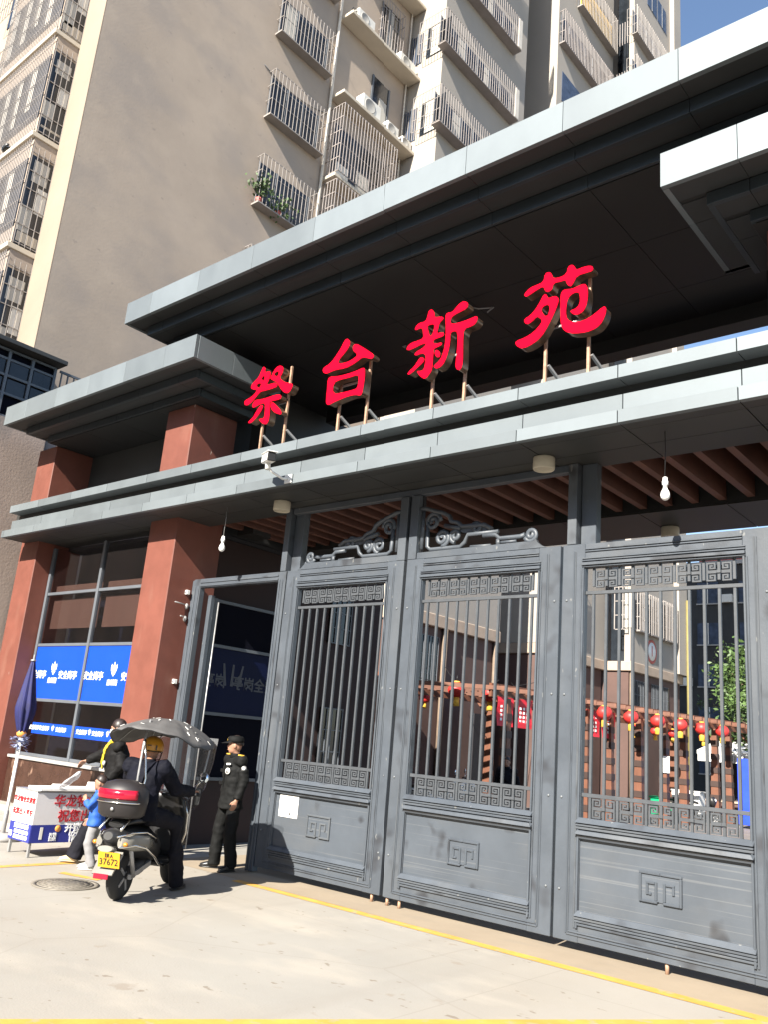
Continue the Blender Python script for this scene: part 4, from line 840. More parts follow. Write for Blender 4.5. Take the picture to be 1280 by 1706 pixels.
# front face of the near block: balcony stack of caged glass left of the lit strip
MB().box(-22.3, -18.995, 7.34, 7.965, 5, 40).build('balcony_core', M['wallwarm'], AP)
bal = []
for i, z in enumerate([9.42 + 3.12 * k for k in range(6)]):
    MB().box(-22.35, -18.96, 7.24, 7.966, z - .14, z).build('balcony_slab', M['slabc'], AP, bevel=.012)
    w = MB().box(-18.994, -18.985, 7.36, 7.94, z + .02, z + 2.5).build('window', M['winpane'], AP)
    for a, b_, zz0, zz1, mm in ((.02, .3, .3, 1.0, 'curtain'), (.32, .56, .9, 1.6, 'ac'), (.1, .5, 1.7, 2.3, 'curtain'), (.05, .56, .02, .28, 'slabc')):
        MB().box(-18.985, -18.98, 7.36 + a, 7.36 + b_, z + zz0 + .1 * (i % 3), z + zz1 + .1 * (i % 2)).build('curtain', M[mm], w)
    g = MB()
    for k in range(5): y = 7.36 + k * .145; g.box(-18.972, -18.956, y - .008, y + .008, z + .02, z + 2.75)
    for k in range(6): zz = z + .05 + k * .5; g.box(-18.978, -18.962, 7.34, 7.96, zz, zz + .022)
    for k in range(36): x = -22.28 + k * .094; g.box(x - .008, x + .008, 7.262, 7.28, z + .02, z + 2.9)
    for k in range(6): zz = z + .05 + k * .55; g.box(-22.3, -18.97, 7.284, 7.30, zz, zz + .022)
    g.build('window_cage', M['cage'], AP)
    w = MB().box(-22.2, -19.05, 7.325, 7.339, z + .5, z + 2.4).build('window', M['winpane'], AP); [MB().box(-22.1 + .72 * kk, -21.85 + .72 * kk, 7.315, 7.324, z + .6 + .2 * ((kk + i) % 3), z + 2.3).build('curtain', M['curtain'], w) for kk in range(4)]
MB().box(-18.975, -18.001, 7.94, 7.968, 5, H).build('dimming_strip', M['tanstrip'], AP); MB().box(-33.9, -22.31, 7.94, 7.968, 5, H).build('front_render', M['balconywall'], AP)  # corner strip added in a darker tan to dim the sunlit front
for z in (13.0, 16.2, 19.3, 22.4, 25.5): cage_y(7.93, .3, -24.6, -22.9, z, z + 1.6, 9, 3)
bd = thing('bird', 'small dark bird perched on a balcony slab edge at upper left', 'bird', (-20.45, 7.24, 15.7))
MB().ball((-20.45, 7.25, 15.80), .16, .075, .08, 10, Matrix.Rotation(-.35, 3, 'Y')).build('body', M['black'], bd); MB().ball((-20.60, 7.25, 15.87), .06, .055, .055, 8).build('head', M['black'], bd); MB().bar((-20.32, 7.25, 15.76), (-20.12, 7.25, 15.66), .07, .02).build('tail', M['black'], bd)
# plants in the lowest cage
def sprig(mb, c, r, n, s=.05):
    for _ in range(n):
        p = Vector(c) + Vector((random.gauss(0, r), random.gauss(0, r), random.gauss(0, r))); a = Vector((random.gauss(0, 1), random.gauss(0, 1), random.gauss(0, 1))).normalized(); b_ = a.orthogonal().normalized()
        mb.quad(p - a * s, p + b_ * s * .5, p + a * s, p - b_ * s * .5)
for (y, lb, k) in ((13.45, 'leafy green plant spilling out of the near corner of the lowest caged window', 1), (14.25, 'low green potted plant on the floor of the lowest caged window', 0)):
    t = thing('potted_plant', lb, 'plant', (-17.8, y, 16.80)); b = MB(); sprig(b, (-17.72, y, 17.3 if k else 17.1), .17, 160 if k else 120, .07); o = b.build('foliage', M['leaf'], t)
    MB().lathe((-17.8, y, 16.80), [(.07, 0), (.10, .16), (.09, .16), (.08, .1)], 12).build('pot', M['redroof'], t)
# ================================================================= the yard behind the gate
struct(MB().quad((-34, 11.8, 0.006), (14, 11.8, 0.006), (14, 70, 0.006), (-34, 70, 0.006)).build('yard_paving', M['paving']))
struct(MB().quad((-400, -400, 0.004), (400, -400, 0.004), (400, -3.0, 0.004), (-400, -3.0, 0.004)).build('road', M['asphalt']))  # unseen dark surface added behind the camera to cut ground bounce
PG = thing('pergola', 'long orange brown timber pergola with shadow-painted posts behind the right gate leaf', 'pergola', (-9.2, 20, 0))
F0, F1, B0, B1 = Vector((-12.97, 19.76, 0)), Vector((-10.60, 34.84, 0)), Vector((-15.9, 18.2, 0)), Vector((-13.6, 35.1, 0))
up = Vector((0, 0, 1))
for a, b in ((F0, F1), (B0, B1)):
    for z, h in ((3.34, .18), (3.58, .06)): MB().bar(a + up * z, b + up * z, .10, h).build('beam', M['timber'], PG)
for i in range(31):
    t = i / 30; a = F0.lerp(F1, t); b = B0.lerp(B1, t); d = (a - b).normalized()
    MB().bar(b - d * .35 + up * 3.49, a + d * .45 + up * 3.49, .11, .11).build('rafter', M['timber'], PG)
for p in [(-12.83, 20.4), (-12.25, 23.95), (-12.05, 25.1), (-11.80, 26.7), (-11.60, 28.2), (-11.41, 29.4), (-11.09, 31.45), (-10.95, 32.4), (-10.7, 34.3)] + [tuple(B0.lerp(B1, q).xy) for q in (.02, .3, .6, .95)]:
    x, y = p; w = .115
    MB().hexa([(x - w * 1.3, y - w, .0), (x + w * 1.3, y - w, .0), (x + w * 1.3, y + w, .0), (x - w * 1.3, y + w, .0), (x - w * .75, y - w * .8, 3.25), (x + w * .75, y - w * .8, 3.25), (x + w * .75, y + w * .8, 3.25), (x - w * .75, y + w * .8, 3.25)]).build('post', M['timber'], PG)
    if x > -12.9:
        for k in range(6):
            z = .36 + k * .46; q = w * (1.30 - .55 * z / 3.25) + .012
            MB().box(x - q, x + q, y - w - .014, y + w + .014, z, z + .19).build('shadow_band', M['shadowband'], PG)  # dark blocks imitate the rafter shadows on the posts
    MB().bar((x, y, 2.75), (x - .45, y - .05, 3.30), .07, .07).build('brace', M['timber'], PG)
def lantern(x, y, z, r, lb):
    t = thing('red_lantern', lb, 'lantern', (x, y, z), 0, 'red lanterns hung along the pergola')
    b = MB(); b.lathe((x, y, z), [(r * .35, -r * .82), (r * .7, -r * .66), (r * .95, -r * .3), (r, 0), (r * .95, r * .3), (r * .7, r * .66), (r * .35, r * .82)], 16); b.build('silk', M['lantern'], t)
    MB().lathe((x, y, z), [(r * .36, r * .80), (r * .36, r * .95), (r * .1, r * .97)], 12).build('cap', M['gold'], t)
    MB().lathe((x, y, z), [(r * .36, -r * .80), (r * .36, -r * .95), (r * .42, -r * 1.75), (r * .3, -r * 1.78)], 12).build('tassel', M['gold'], t)
    MB().cyl((x, y, z + r * .9), (x, y, z + r * .9 + .18), .008).build('cord', M['black'], t)
for (x, y, z), lb in zip([(-11.97, 24.24, 3.27), (-11.77, 25.66, 3.26), (-11.53, 27.14, 3.26), (-11.34, 28.52, 3.24), (-11.13, 29.89, 3.23), (-10.92, 31.28, 3.23)],
        ['first', 'second', 'third', 'fourth', 'fifth', 'sixth']): lantern(x + .16, y, z - .06, .235, lb + ' of six large red lanterns along the pergola front, counted from the banners')
for (x, y, z), lb in zip([(-13.99, 31.37, 3.1), (-13.79, 32.68, 3.1), (-13.6, 33.93, 3.1), (-13.25, 36.27, 3.1), (-12.93, 38.35, 3.13)], ['first', 'second', 'third', 'fourth', 'last']): lantern(x, y, z, .19, lb + ' of the small red lanterns in the farther row behind the pergola')
lantern(-17.27, 19.0, 3.35, 0.2, 'red lantern nearest the left gate leaf, lit by the sun'); lantern(-17.02, 19.0, 3.26, 0.21, 'darker red lantern touching the sunlit one behind the left gate leaf')
lantern(-15.69, 20.42, 3.18, 0.17, 'red lantern seen at the left side of the middle gate leaf'); lantern(-14.06, 19.72, 3.39, 0.25, 'large dull red lantern hanging in shade behind the middle gate leaf'); lantern(-13.49, 20.59, 3.37, 0.26, 'large dull red lantern in front of the banners')
t = thing('lantern_bracket', 'carved orange timber bracket end holding lanterns behind the left gate leaf', 'bracket', (-16.4, 19.2, 2.6))
MB().box(-17.25, -15.66, 19.2, 19.32, 3.59, 3.80).build('arm', M['timber'], t); MB().box(-16.8, -15.5, 19.2, 19.32, 3.32, 3.585).build('arm', M['timber'], t); MB().box(-15.84, -15.66, 19.18, 19.34, 0, 3.315).build('post', M['timber'], t); MB().box(-16.7, -16.1, 19.22, 19.32, 2.56, 3.17).build('board', M['black'], t); MB().box(-17.28, -15.85, 19.33, 19.40, 2.40, 2.47).build('rod', M['steel'], t)
dirn = (F1 - F0).normalized()
for i in range(7):
    a = F0 + dirn * (.2 + .80 * i); b = a + dirn * .66; c = thing('red_banner', 'narrow red hanging banner, number %s from the left end of the pergola row' % ('one', 'two', 'three', 'four', 'five', 'six', 'seven')[i], 'banner', (a.x, a.y, 2.5), 0, 'red banners hung along the pergola')
    q = MB(); off = Vector((.10, -.02, 0)); P = []
    for k in range(7):
        z = 3.28 - k * .13; wv = .02 * math.sin(k * 1.3 + i); P.append((a + off + Vector((wv, 0, z)), b + off + Vector((wv * .6, 0, z))))
    vs = [(q.bm.verts.new(u), q.bm.verts.new(v)) for u, v in P]
    for (u, v), (w_, x_) in zip(vs, vs[1:]): q.bm.faces.new((u, v, x_, w_))
    o = q.build('cloth', M['banner'], c); so_ = o.modifiers.new('thick', 'SOLIDIFY'); so_.thickness = .004
    for k in range(3):
        for j in range(4):
            s0 = a.lerp(b, .18 + .22 * k) + off; s1 = a.lerp(b, .30 + .22 * k) + off; z = 3.06 - j * .115
            m_ = MB(); e = Vector((.012, 0, 0)); m_.hexa([s0 + e + up * (z - .07), s1 + e + up * (z - .07), s1 + e * 1.3 + up * (z - .07), s0 + e * 1.3 + up * (z - .07), s0 + e + up * z, s1 + e + up * z, s1 + e * 1.3 + up * z, s0 + e * 1.3 + up * z]); m_.build('printed_mark', M['white'], c)
    MB().bar(a + off + up * 3.29, b + off + up * 3.29, .02, .03).build('top_rod', M['timber'], c)
# shop fronts with an awning, low walls and clutter
sh = thing('shop_row', 'low shop row with a long white awning and dark openings behind the pergola posts', 'shop', (-13, 34, 0))
MB().box(-14.8, -7, 42.0, 47, 0, 3.4).build('wall', M['maroon'], sh); MB().box(-14.95, -6.8, 41.5, 47.2, 3.42, 3.7).build('roof', M['darkgreen'], sh)
MB().hexa([(-14.7, 39.4, 2.5), (-8, 39.4, 2.5), (-8, 41.98, 3.05), (-14.7, 41.98, 3.05), (-14.7, 39.4, 2.66), (-8, 39.4, 2.66), (-8, 41.98, 3.22), (-14.7, 41.98, 3.22)]).build('awning', M['awning'], sh)
for i in range(16): x = -14.65 + i * .41; MB().box(x, x + .37, 39.36, 39.39, 2.2, 2.5).build('awning_flap', M['awning'], sh)
for x in (-14.2, -12.0, -9.8): d_ = MB().box(x, x + 1.7, 41.95, 41.99, .05, 2.4).build('opening', M['dark'], sh); MB().box(x - .06, x - .001, 41.93, 41.99, .05, 2.45).build('frame', M['frame'], d_)
MB().box(-12.9, -12.0, 41.4, 41.8, 3.71, 4.3).build('outdoor_unit', M['ac'], sh)
lw = thing('planter_wall', 'low dark red wall with a pale coping behind the pergola posts', 'low wall', (-13, 36.8, 0))
MB().box(-15.1, -11.6, 36.6, 37.0, 0, .62).build('wall', M['brownwall'], lw); MB().box(-15.15, -11.55, 36.55, 37.05, .622, .72).build('coping', M['band'], lw)
cr = thing('plastic_crate', 'bright green plastic crate beside the pergola posts', 'crate', (-13.6, 33.2, 0)); MB().box(-14.1, -13.2, 32.9, 33.5, 0, .62).build('body', M['greenplastic'], cr, bevel=.03); MB().box(-14.14, -13.16, 32.86, 33.54, .625, .70).build('rim', M['greenplastic'], cr, bevel=.02)
wb = thing('white_board_box', 'pale cabinet standing next to the green crate', 'cabinet', (-13.2, 34.2, 0)); MB().box(-13.7, -12.6, 34.0, 34.6, 0, .95).build('body', M['paper'], wb, bevel=.02); MB().box(-13.72, -12.58, 33.98, 34.62, .952, 1.0).build('top', M['awning'], wb)
nt_ = thing('posted_notice', 'white paper notice fixed on a pergola post', 'notice', (-11.58, 28.0, 1.9)); MB().box(-11.66, -11.36, 28.04, 28.06, 1.62, 2.14).build('sheet', M['paper'], nt_)
bb = thing('blue_board', 'tall bright blue board standing at the right side of the yard', 'board', (-9.9, 31.5, 0)); MB().box(-10.36, -9.5, 31.5, 31.56, .12, 2.3).build('face', M['bluepaint'], bb, bevel=.01); MB().box(-10.36, -10.3, 31.57, 31.66, 0, 2.3).build('post', M['steel'], bb); MB().box(-9.56, -9.5, 31.57, 31.66, 0, 2.3).build('post', M['steel'], bb)
db = thing('rear_building', 'apartment building painted shade-dark, with small windows at the back of the yard', 'building', (-16, 61, 0))
MB().box(-40, 0, 60, 72, 0, 15.9).build('wall', M['shadebldg'], db); MB().box(-40.2, .2, 59.8, 72.2, 15.92, 16.2).build('parapet', M['sill'], db)
for r in range(5):
    for cidx in range(9):
        x = -28 + cidx * 2.9; z = 1.6 + r * 2.9
        w = MB().box(x, x + 1.5, 59.93, 59.998, z, z + 1.5).build('window', M['winblue'], db); MB().box(x + .72, x + .78, 59.90, 59.928, z, z + 1.5).build('mullion', M['ac'], w)
        MB().box(x - .06, x + 1.56, 59.9, 59.997, z - .09, z - .001).build('sill', M['sill'], w)
        if (r + cidx) % 3 == 0: MB().box(x + 1.7, x + 2.5, 59.65, 59.997, z, z + .55).build('outdoor_unit', M['ac'], db)
MB().hexa([(-22.4, 61, 16.2), (-17.8, 61, 16.2), (-17.8, 66, 16.2), (-22.4, 66, 16.2), (-22.4, 61, 17.4), (-19.6, 61, 17.1), (-19.6, 66, 17.1), (-22.4, 66, 17.4)]).build('red_roof', M['redroof'], db)
def tree(x, y, h, r, n, lb, seed):
    random.seed(seed); t = thing('tree', lb, 'tree', (x, y, 0), 0, 'trees in the yard behind the gate')
    tr = MB(); tr.tube([(x, y, 0), (x + .08, y, h * .3), (x - .05, y + .05, h * .6), (x, y, h * .9)], [.16, .13, .09, .03], 10)
    br = []
    for k in range(9):
        a = random.uniform(0, 2 * PI); z0 = h * random.uniform(.35, .7); e = Vector((x + math.cos(a) * r * .75, y + math.sin(a) * r * .75, z0 + h * random.uniform(.1, .28))); br.append(e); tr.tube([(x, y, z0), ((x + e.x) / 2, (y + e.y) / 2, z0 + (e.z - z0) * .6), e], [.06, .04, .015], 6)
    tr.build('trunk', M['bark'], t); f = MB()
    cl = [Vector((x + random.gauss(0, r * .5), y + random.gauss(0, r * .5), h * random.uniform(.45, 1.0))) for _ in range(70)] + br
    for i in range(n):
        c = random.choice(cl); p = c + Vector((random.gauss(0, .20 * r), random.gauss(0, .20 * r), random.gauss(0, .16 * r))); a = Vector((random.gauss(0, 1), random.gauss(0, 1), random.gauss(0, .6))).normalized(); b = a.cross(Vector((random.gauss(0, 1), random.gauss(0, 1), random.gauss(0, 1)))).normalized(); s = random.uniform(.07, .14)
        f.quad(p - a * s, p + b * s * .45, p + a * s, p - b * s * .45)
    o = f.build('crown', M['leaf'], t); o['kind'] = 'stuff'
tree(-10.9, 36.2, 6.9, 1.45, 6200, 'leafy green tree rising beside the dark rear building, above the blue board', 3)
tree(-16.0, 52, 6.2, 1.8, 4000, 'green tree farther back between the shop roof and the rear building', 5)
# overhead wires in the yard
for i, (a, b) in enumerate((((-16.2, 22, 4.3), (-12.8, 19.9, 3.7)), ((-16.2, 26, 4.2), (-12.4, 22.8, 3.7)), ((-16.3, 30, 5.0), (-15.75, 19.4, 3.8)))):
    a, b = Vector(a), Vector(b); t = thing('overhead_wire', ['thin black wire sagging from the block to the pergola end', 'second thin black wire sagging to the pergola by the banners', 'longest black wire running from the block to the lantern bracket'][i], 'wire', tuple(b)); MB().tube([a.lerp(b, k / 10) - up * (.5 * (1 - (2 * k / 10 - 1) ** 2)) for k in range(11)], .012, 5).build('cable', M['black'], t)

# ================================================================= information table and folded parasol
TB = thing('information_table', 'white and blue printed information table on short legs in front of the booth window', 'table', (-11.2, 6.7, 0))
x0, x1, y0, y1 = -11.46, -10.90, 6.05, 7.42
MB().box(x0, x1, y0, y1, .175, .80).build('box', M['steel'], TB, bevel=.006)
MB().box(x0 + .002, x1 - .002, y0 - .006, y0 - .001, .40, .80).build('end_panel', M['white'], TB); MB().box(x0 + .002, x1 - .002, y0 - .006, y0 - .001, .178, .399).build('end_panel', M['bluepanel'], TB)
MB().box(x1 + .001, x1 + .006, y0, y1, .40, .80).build('front_panel', M['shadewhite'], TB); MB().box(x1 + .001, x1 + .006, y0, y1, .178, .399).build('front_panel', M['bluepanel'], TB)
for x in (x0 + .03, x1 - .03):
    for y in (y0 + .03, y1 - .03): MB().box(x - .018, x + .018, y - .018, y + .018, 0, .174).build('leg', M['steel'], TB, bevel=.004)
MB().box(x0 - .01, x1 + .012, y0 - .012, y1 + .01, .803, .822).build('table_top', M['steel'], TB, bevel=.004)
MB().box(x0 + .25, x1 + .03, y0 + .02, y1, .824, .865).build('white_tray', M['paper'], TB, bevel=.006)
E_ = y0 - .0095
text('华龙物业欢迎您', .080, ((x0 + x1) / 2, E_, .685), RX, UZ, M['redprint'], TB, bold=.02); text('祝您出入平安', .088, ((x0 + x1) / 2, E_, .53), RX, UZ, M['redprint'], TB, bold=.02)
text('开锁维修电话', .062, ((x0 + x1) / 2 + .03, E_, .352), RX, UZ, M['white'], TB, bold=.03); text('029-89820466', .062, ((x0 + x1) / 2 + .05, E_, .285), RX, UZ, M['white'], TB, bold=.03); text('18182617840', .066, ((x0 + x1) / 2 + .04, E_, .22), RX, UZ, M['white'], TB, bold=.03)
text('开锁\n热线', .036, (x0 + .06, E_, .245), RX, UZ, M['white'], TB, bold=.02)
FX = x1 + .0095; RY = (0, 1, 0)
text('华龙物业欢迎您', .165, (FX, 6.88, .69), RY, UZ, M['redprint'], TB, bold=.018); text('祝您出入平安', .165, (FX, 6.88, .50), RY, UZ, M['redprint'], TB, bold=.018)
text('开锁维修', .115, (FX, 6.75, .352), RY, UZ, M['white'], TB, bold=.035, align='CENTER'); text('029-89820466', .092, (FX, 6.86, .275), RY, UZ, M['white'], TB, bold=.035); text('18182617840', .098, (FX, 6.86, .21), RY, UZ, M['white'], TB, bold=.035)
text('开锁\n热线', .052, (FX, 6.36, .245), RY, UZ, M['white'], TB, bold=.03)
MB().lathe((FX - .003, 6.42, .352), [(.042, 0), (.042, .004), (.001, .004)], 18, (1, 0, 0)).build('emblem', M['goldprint'], TB)
MB().box(FX - .003, FX, 6.17, 6.21, .22, .37).build('side_mark', M['ac'], TB)
for (x, y, h, lb) in ((-11.05, 6.45, .03, 'flat stack of white leaflets at the near end of the table tray'), (-11.0, 6.95, .07, 'rounded white bundle of papers beside the plastic bag'), (-11.0, 7.2, .06, 'crumpled white bundle at the far end of the table tray')):
    t = thing('paper_stack', lb, 'papers', (x, y, .866), 0, 'papers on the information table')
    for k in range(3): MB().box(x - .10 + .01 * k, x + .10 - .006 * k, y - .09, y + .09 - .01 * k, .866 + h * k / 3 + .0005, .866 + h * (k + 1) / 3).build('sheaf', M['paper'], t, bevel=.004)
UM = thing('folded_parasol', 'closed dark blue parasol on a white pole tied with a silvery ruffle, beside the table', 'parasol', (-12.48, 6.50, 0))
px_, py_ = -12.48, 6.50
MB().tube([(px_, py_, 0), (px_ + .01, py_, 1.45)], .024, 12).build('pole', M['camwhite'], UM); MB().lathe((px_, py_, 0), [(.02, .42), (.034, .40), (.034, .05), (.02, .04)], 12).build('pole_sleeve', M['steel'], UM)
MB().lathe((px_, py_, 0), [(.26, 0), (.26, .05), (.22, .09), (.05, .10)], 24).build('base', M['sill'], UM)
b = MB(); R = []
for k in range(15):
    t = k / 14; z = 1.46 + 1.10 * t; r = (.045 + .095 * math.sin(min(1, t * 2.2) * PI / 2)) * (1 - max(0, t - .35) / .65 * .82); ring = []
    for j in range(32):
        a = 2 * PI * j / 32; q = r * (1 + .22 * math.cos(8 * a + 1.5 * t)); ring.append(b.bm.verts.new((px_ + q * math.cos(a) - .05 * t, py_ + q * math.sin(a), z)))
    R.append(ring)
b.skin(R).build('cloth', M['parasol'], UM); MB().lathe((px_ - .05, py_, 2.55), [(.04, 0), (.045, .02), (.012, .03), (.012, .10)], 12).build('finial', M['steel'], UM)
b = MB(); random.seed(11)
for k in range(90):
    a = random.uniform(0, 2 * PI); z = 1.36 + random.uniform(-.09, .09); p = Vector((px_ + math.cos(a) * .07, py_ + math.sin(a) * .07, z)); d = Vector((math.cos(a), math.sin(a), random.uniform(-.8, .8))).normalized(); s = d.cross(up).normalized() * .02; L_ = random.uniform(.05, .10)
    b.quad(p - s, p + d * L_ - s * .5, p + d * L_ + s, p + s)
o = b.build('ruffle', M['ruffle'], UM); o['kind'] = 'stuff'
MB().lathe((px_, py_, 0), [(.05, 1.44), (.07, 1.47), (.07, 1.50), (.05, 1.53)], 14).build('tie_band', M['goldprint'], UM)

# ================================================================= unseen blocks added behind the camera to cut low sky light
for (xa, xb, ya, h, lb) in ((-38, -9, -30, 19, 'long grey block added unseen behind the camera to hide low sky'), (-6, 26, -33, 22, 'taller brown block added unseen behind the camera to hide low sky')):
    t = thing('sky_blocker', lb, 'building', ((xa + xb) / 2, ya, 0), 0, 'unseen blocks added against low sky')
    MB().box(xa, xb, ya - 12, ya, 0, h).build('wall', M['brownwall' if xa > -8 else 'concrete_wall'], t)
    for r_ in range(int(h // 3.2)):
        for c_ in range(int((xb - xa) // 3.4)):
            x = xa + .9 + c_ * 3.4; z = .9 + r_ * 3.2; MB().box(x, x + 1.7, ya + .002, ya + .05, z, z + 1.6).build('window', M['winpane'], t)
    MB().box(xa - .3, xb + .3, ya - 12.3, ya + .4, h + .002, h + .35).build('parapet', M['sill'], t)
# ================================================================= scooters
def scooter(label, loc, rot, body='black', full=True, group=None):
    T = thing('motor_scooter', label, 'scooter', loc, rot, group, True)
    def wheel(y):
        w = MB().lathe((-.055, y, .235), [(.15, 0), (.205, .004), (.232, .03), (.236, .055), (.232, .08), (.205, .106), (.15, .11)], 28, (1, 0, 0)).build('wheel', M['rubber'], T)
        MB().lathe((-.05, y, .235), [(.149, 0), (.149, .10)], 24, (1, 0, 0)).build('rim', M['black'], w); b = MB()
        for k in range(5): a = 2 * PI * k / 5; b.bar((.056, y + .03 * math.cos(a), .235 + .03 * math.sin(a)), (.056, y + .146 * math.cos(a), .235 + .146 * math.sin(a)), .03, .012, (1, 0, 0))
        b.build('spokes', M['steel'], w)
    wheel(0); wheel(1.26)
    b = MB(); b.tube([(0, -.40, .66), (0, -.30, .64), (0, -.05, .60), (0, .28, .55), (0, .55, .46), (0, .68, .40)], [(.05, .04), (.12, .09), (.175, .15), (.19, .18), (.15, .15), (.10, .09)], 16, (1, 0, 0)); b.build('body_shell', M[body], T)
    b = MB(); b.tube([(0, -.28, .76), (0, -.1, .79), (0, .2, .785), (0, .48, .74), (0, .64, .72), (0, .70, .70)], [(.08, .03), (.145, .045), (.155, .05), (.145, .05), (.11, .045), (.06, .03)], 16, (1, 0, 0)); b.build('seat', M['black'], T)
    for s in (-1, 1):   # tinted rear side panels edged with bright trim
        b = MB(); b.hexa([(s * .10, -.36, .56), (s * .185, -.02, .48), (s * .20, .22, .52), (s * .135, -.36, .62), (s * .11, -.36, .66), (s * .19, -.02, .665), (s * .205, .22, .62), (s * .14, -.36, .68)]) if False else b.tube([(s * .115, -.35, .60), (s * .165, -.12, .585), (s * .185, .12, .565), (s * .165, .34, .53)], [(.03, .05), (.028, .085), (.026, .08), (.012, .03)], 12, (1, 0, 0)); b.build('side_panel', M['tinted'], T)
        MB().tube([(s * .10, -.39, .655), (s * .17, -.2, .685), (s * .205, .05, .675), (s * .20, .30, .60), (s * .185, .36, .55)], .010, 8).build('chrome_trim', M['chrome'], T)
        MB().tube([(s * .12, -.37, .555), (s * .185, -.15, .56), (s * .212, .05, .52), (s * .215, .28, .42), (s * .20, .46, .32), (s * .19, .60, .29)], .012, 8).build('chrome_trim', M['chrome'], T)
    b = MB(); b.box(-.17, .17, .60, 1.04, .27, .33); b.build('floor_board', M['black'], T, bevel=.02)
    b = MB(); R = []
    for z, w, y in ((.30, .15, 1.02), (.45, .21, 1.05), (.62, .24, 1.06), (.80, .25, 1.03), (.95, .20, .98), (1.02, .14, .95)): R.append([b.bm.verts.new((w * u, y - .06 * u * u + dy, z)) for u, dy in ((-1, 0), (-.5, 0), (0, 0), (.5, 0), (1, 0), (1, .035), (.5, .035), (0, .035), (-.5, .035), (-1, .035))])
    b.skin(R).build('leg_shield', M[body], T)
    for s in (-1, 1): MB().tube([(s * .16, .985, .32), (s * .235, 1.0, .60), (s * .245, .97, .80), (s * .20, .94, .95)], .010, 8).build('chrome_trim', M['chrome'], T)
    b = MB(); b.tube([(0, 1.10, .95), (0, 1.15, .78), (0, 1.15, .62)], [(.15, .10), (.17, .13), (.08, .06)], 14, (1, 0, 0)); b.build('front_cowl', M[body], T)
    MB().ball((0, 1.22, .84), .10, .06, .07, 12).build('headlight', M['glasswhite'], T)
    for s in (-1, 1): MB().tube([(s * .07, 1.12, .62), (s * .075, 1.26, .235)], .022, 10).build('fork_leg', M['black'], T)
    b = MB(); b.tube([(0, 1.47, .42), (0, 1.38, .50), (0, 1.24, .515), (0, 1.08, .47)], [(.05, .012), (.075, .018), (.075, .018), (.05, .012)], 10, (1, 0, 0)); b.build('front_mudguard', M[body], T)
    MB().tube([(-.34, .93, 1.04), (-.22, .97, 1.05), (0, .99, 1.03), (.22, .97, 1.05), (.34, .93, 1.04)], .016, 8).build('handlebar', M['steel'], T)
    for s in (-1, 1):
        MB().tube([(s * .25, .965, 1.05), (s * .37, .93, 1.035)], .021, 10).build('grip', M['rubber'], T)
        MB().tube([(s * .22, .97, 1.05), (s * .30, 1.0, 1.14), (s * .36, 1.0, 1.20)], .008, 6).build('mirror_stem', M['chrome'], T)
        m_ = MB(); m_.lathe((s * .38, 1.0, 1.225), [(.002, 0), (.062, .004), (.064, .018), (.03, .03)], 16, (-.2 * s, -1, .1)); m_.build('mirror', M['mirror'], T)
        MB().ball((s * .17, -.33, .585), .028, .022, .022, 8).build('indicator', M['amber'], T)
        MB().tube([(s * .13, .03, .235), (s * .14, -.18, .62)], .024, 8).build('shock_absorber', M['steel'], T)
    MB().tube([(0, .0, .28), (0, .28, .30), (0, .5, .34)], [(.10, .07), (.12, .10), (.08, .08)], 12, (1, 0, 0)).build('motor_block', M['black'], T)
    MB().bar((.11, -.02, .235), (.11, .42, .33), .05, .035, (1, 0, 0)).build('swing_arm', M['steel'], T); MB().bar((-.13, .25, .26), (-.22, .36, .015), .02, .02).build('side_stand', M['steel'], T)
    MB().hexa([(-.11, -.40, .29), (.11, -.40, .29), (.12, -.24, .47), (-.12, -.24, .47), (-.11, -.415, .30), (.11, -.415, .30), (.12, -.25, .50), (-.12, -.25, .50)]).build('rear_mudguard', M['tinted'], T)
    MB().box(-.08, .08, -.435, -.417, .255, .305).build('reflector', M['tail'], T, bevel=.006)
    MB().tube([(0, -.36, .53), (0, -.43, .54)], [(.10, .035), (.08, .03)], 14, (1, 0, 0)).build('lower_tail_light', M['tinted'], T)
    if not full: return T
    pl = MB(); c_ = Vector((.06, -.42, .44)); u_ = Vector((0, -.20, .98)).normalized(); r_ = Vector((1, 0, 0)); n2 = r_.cross(u_)
    P = [c_ + r_ * a * .118 + u_ * b_ * .075 + n2 * e for e in (0, .004) for a, b_ in ((-1, -1), (1, -1), (1, 1), (-1, 1))]
    P = P[:4] + P[4:]; pl.hexa(P); pl = pl.build('number_plate', M['plate'], T)
    text('陕A', .052, c_ + u_ * .038 + n2 * .0065, r_, u_, M['black'], pl, bold=.01, ext=.001, space=1.2); text('37672', .088, c_ - u_ * .022 + n2 * .0065, r_, u_, M['black'], pl, bold=.005, ext=.001, sx=.95)
    YB = -.19
    bx = MB(); bx.tube([(0, YB, .83), (0, YB, .86), (0, YB, 1.00), (0, YB, 1.10), (0, YB, 1.17), (0, YB, 1.20)], [(.20, .17), (.245, .20), (.265, .22), (.26, .215), (.20, .17), (.10, .09)], 28, (1, 0, 0)); bx = bx.build('tail_box', M['boxgrey'], T)
    b = MB(); R = []
    for z, e in ((1.015, .004), (1.03, .014), (1.075, .016), (1.11, .006)):
        k = 1 if z < 1.09 else .985; ring = []
        for i in range(15):
            a = -PI / 2 + (i / 14 - .5) * 1.9; ring.append(b.bm.verts.new(((.265 + e) * k * math.cos(a), YB + (.22 + e) * k * math.sin(a), z)))
        for i in range(14, -1, -1):
            a = -PI / 2 + (i / 14 - .5) * 1.9; ring.append(b.bm.verts.new((.255 * math.cos(a), YB + .21 * math.sin(a), z)))
        R.append(ring)
    b.skin(R).build('box_lens', M['tail'], bx)
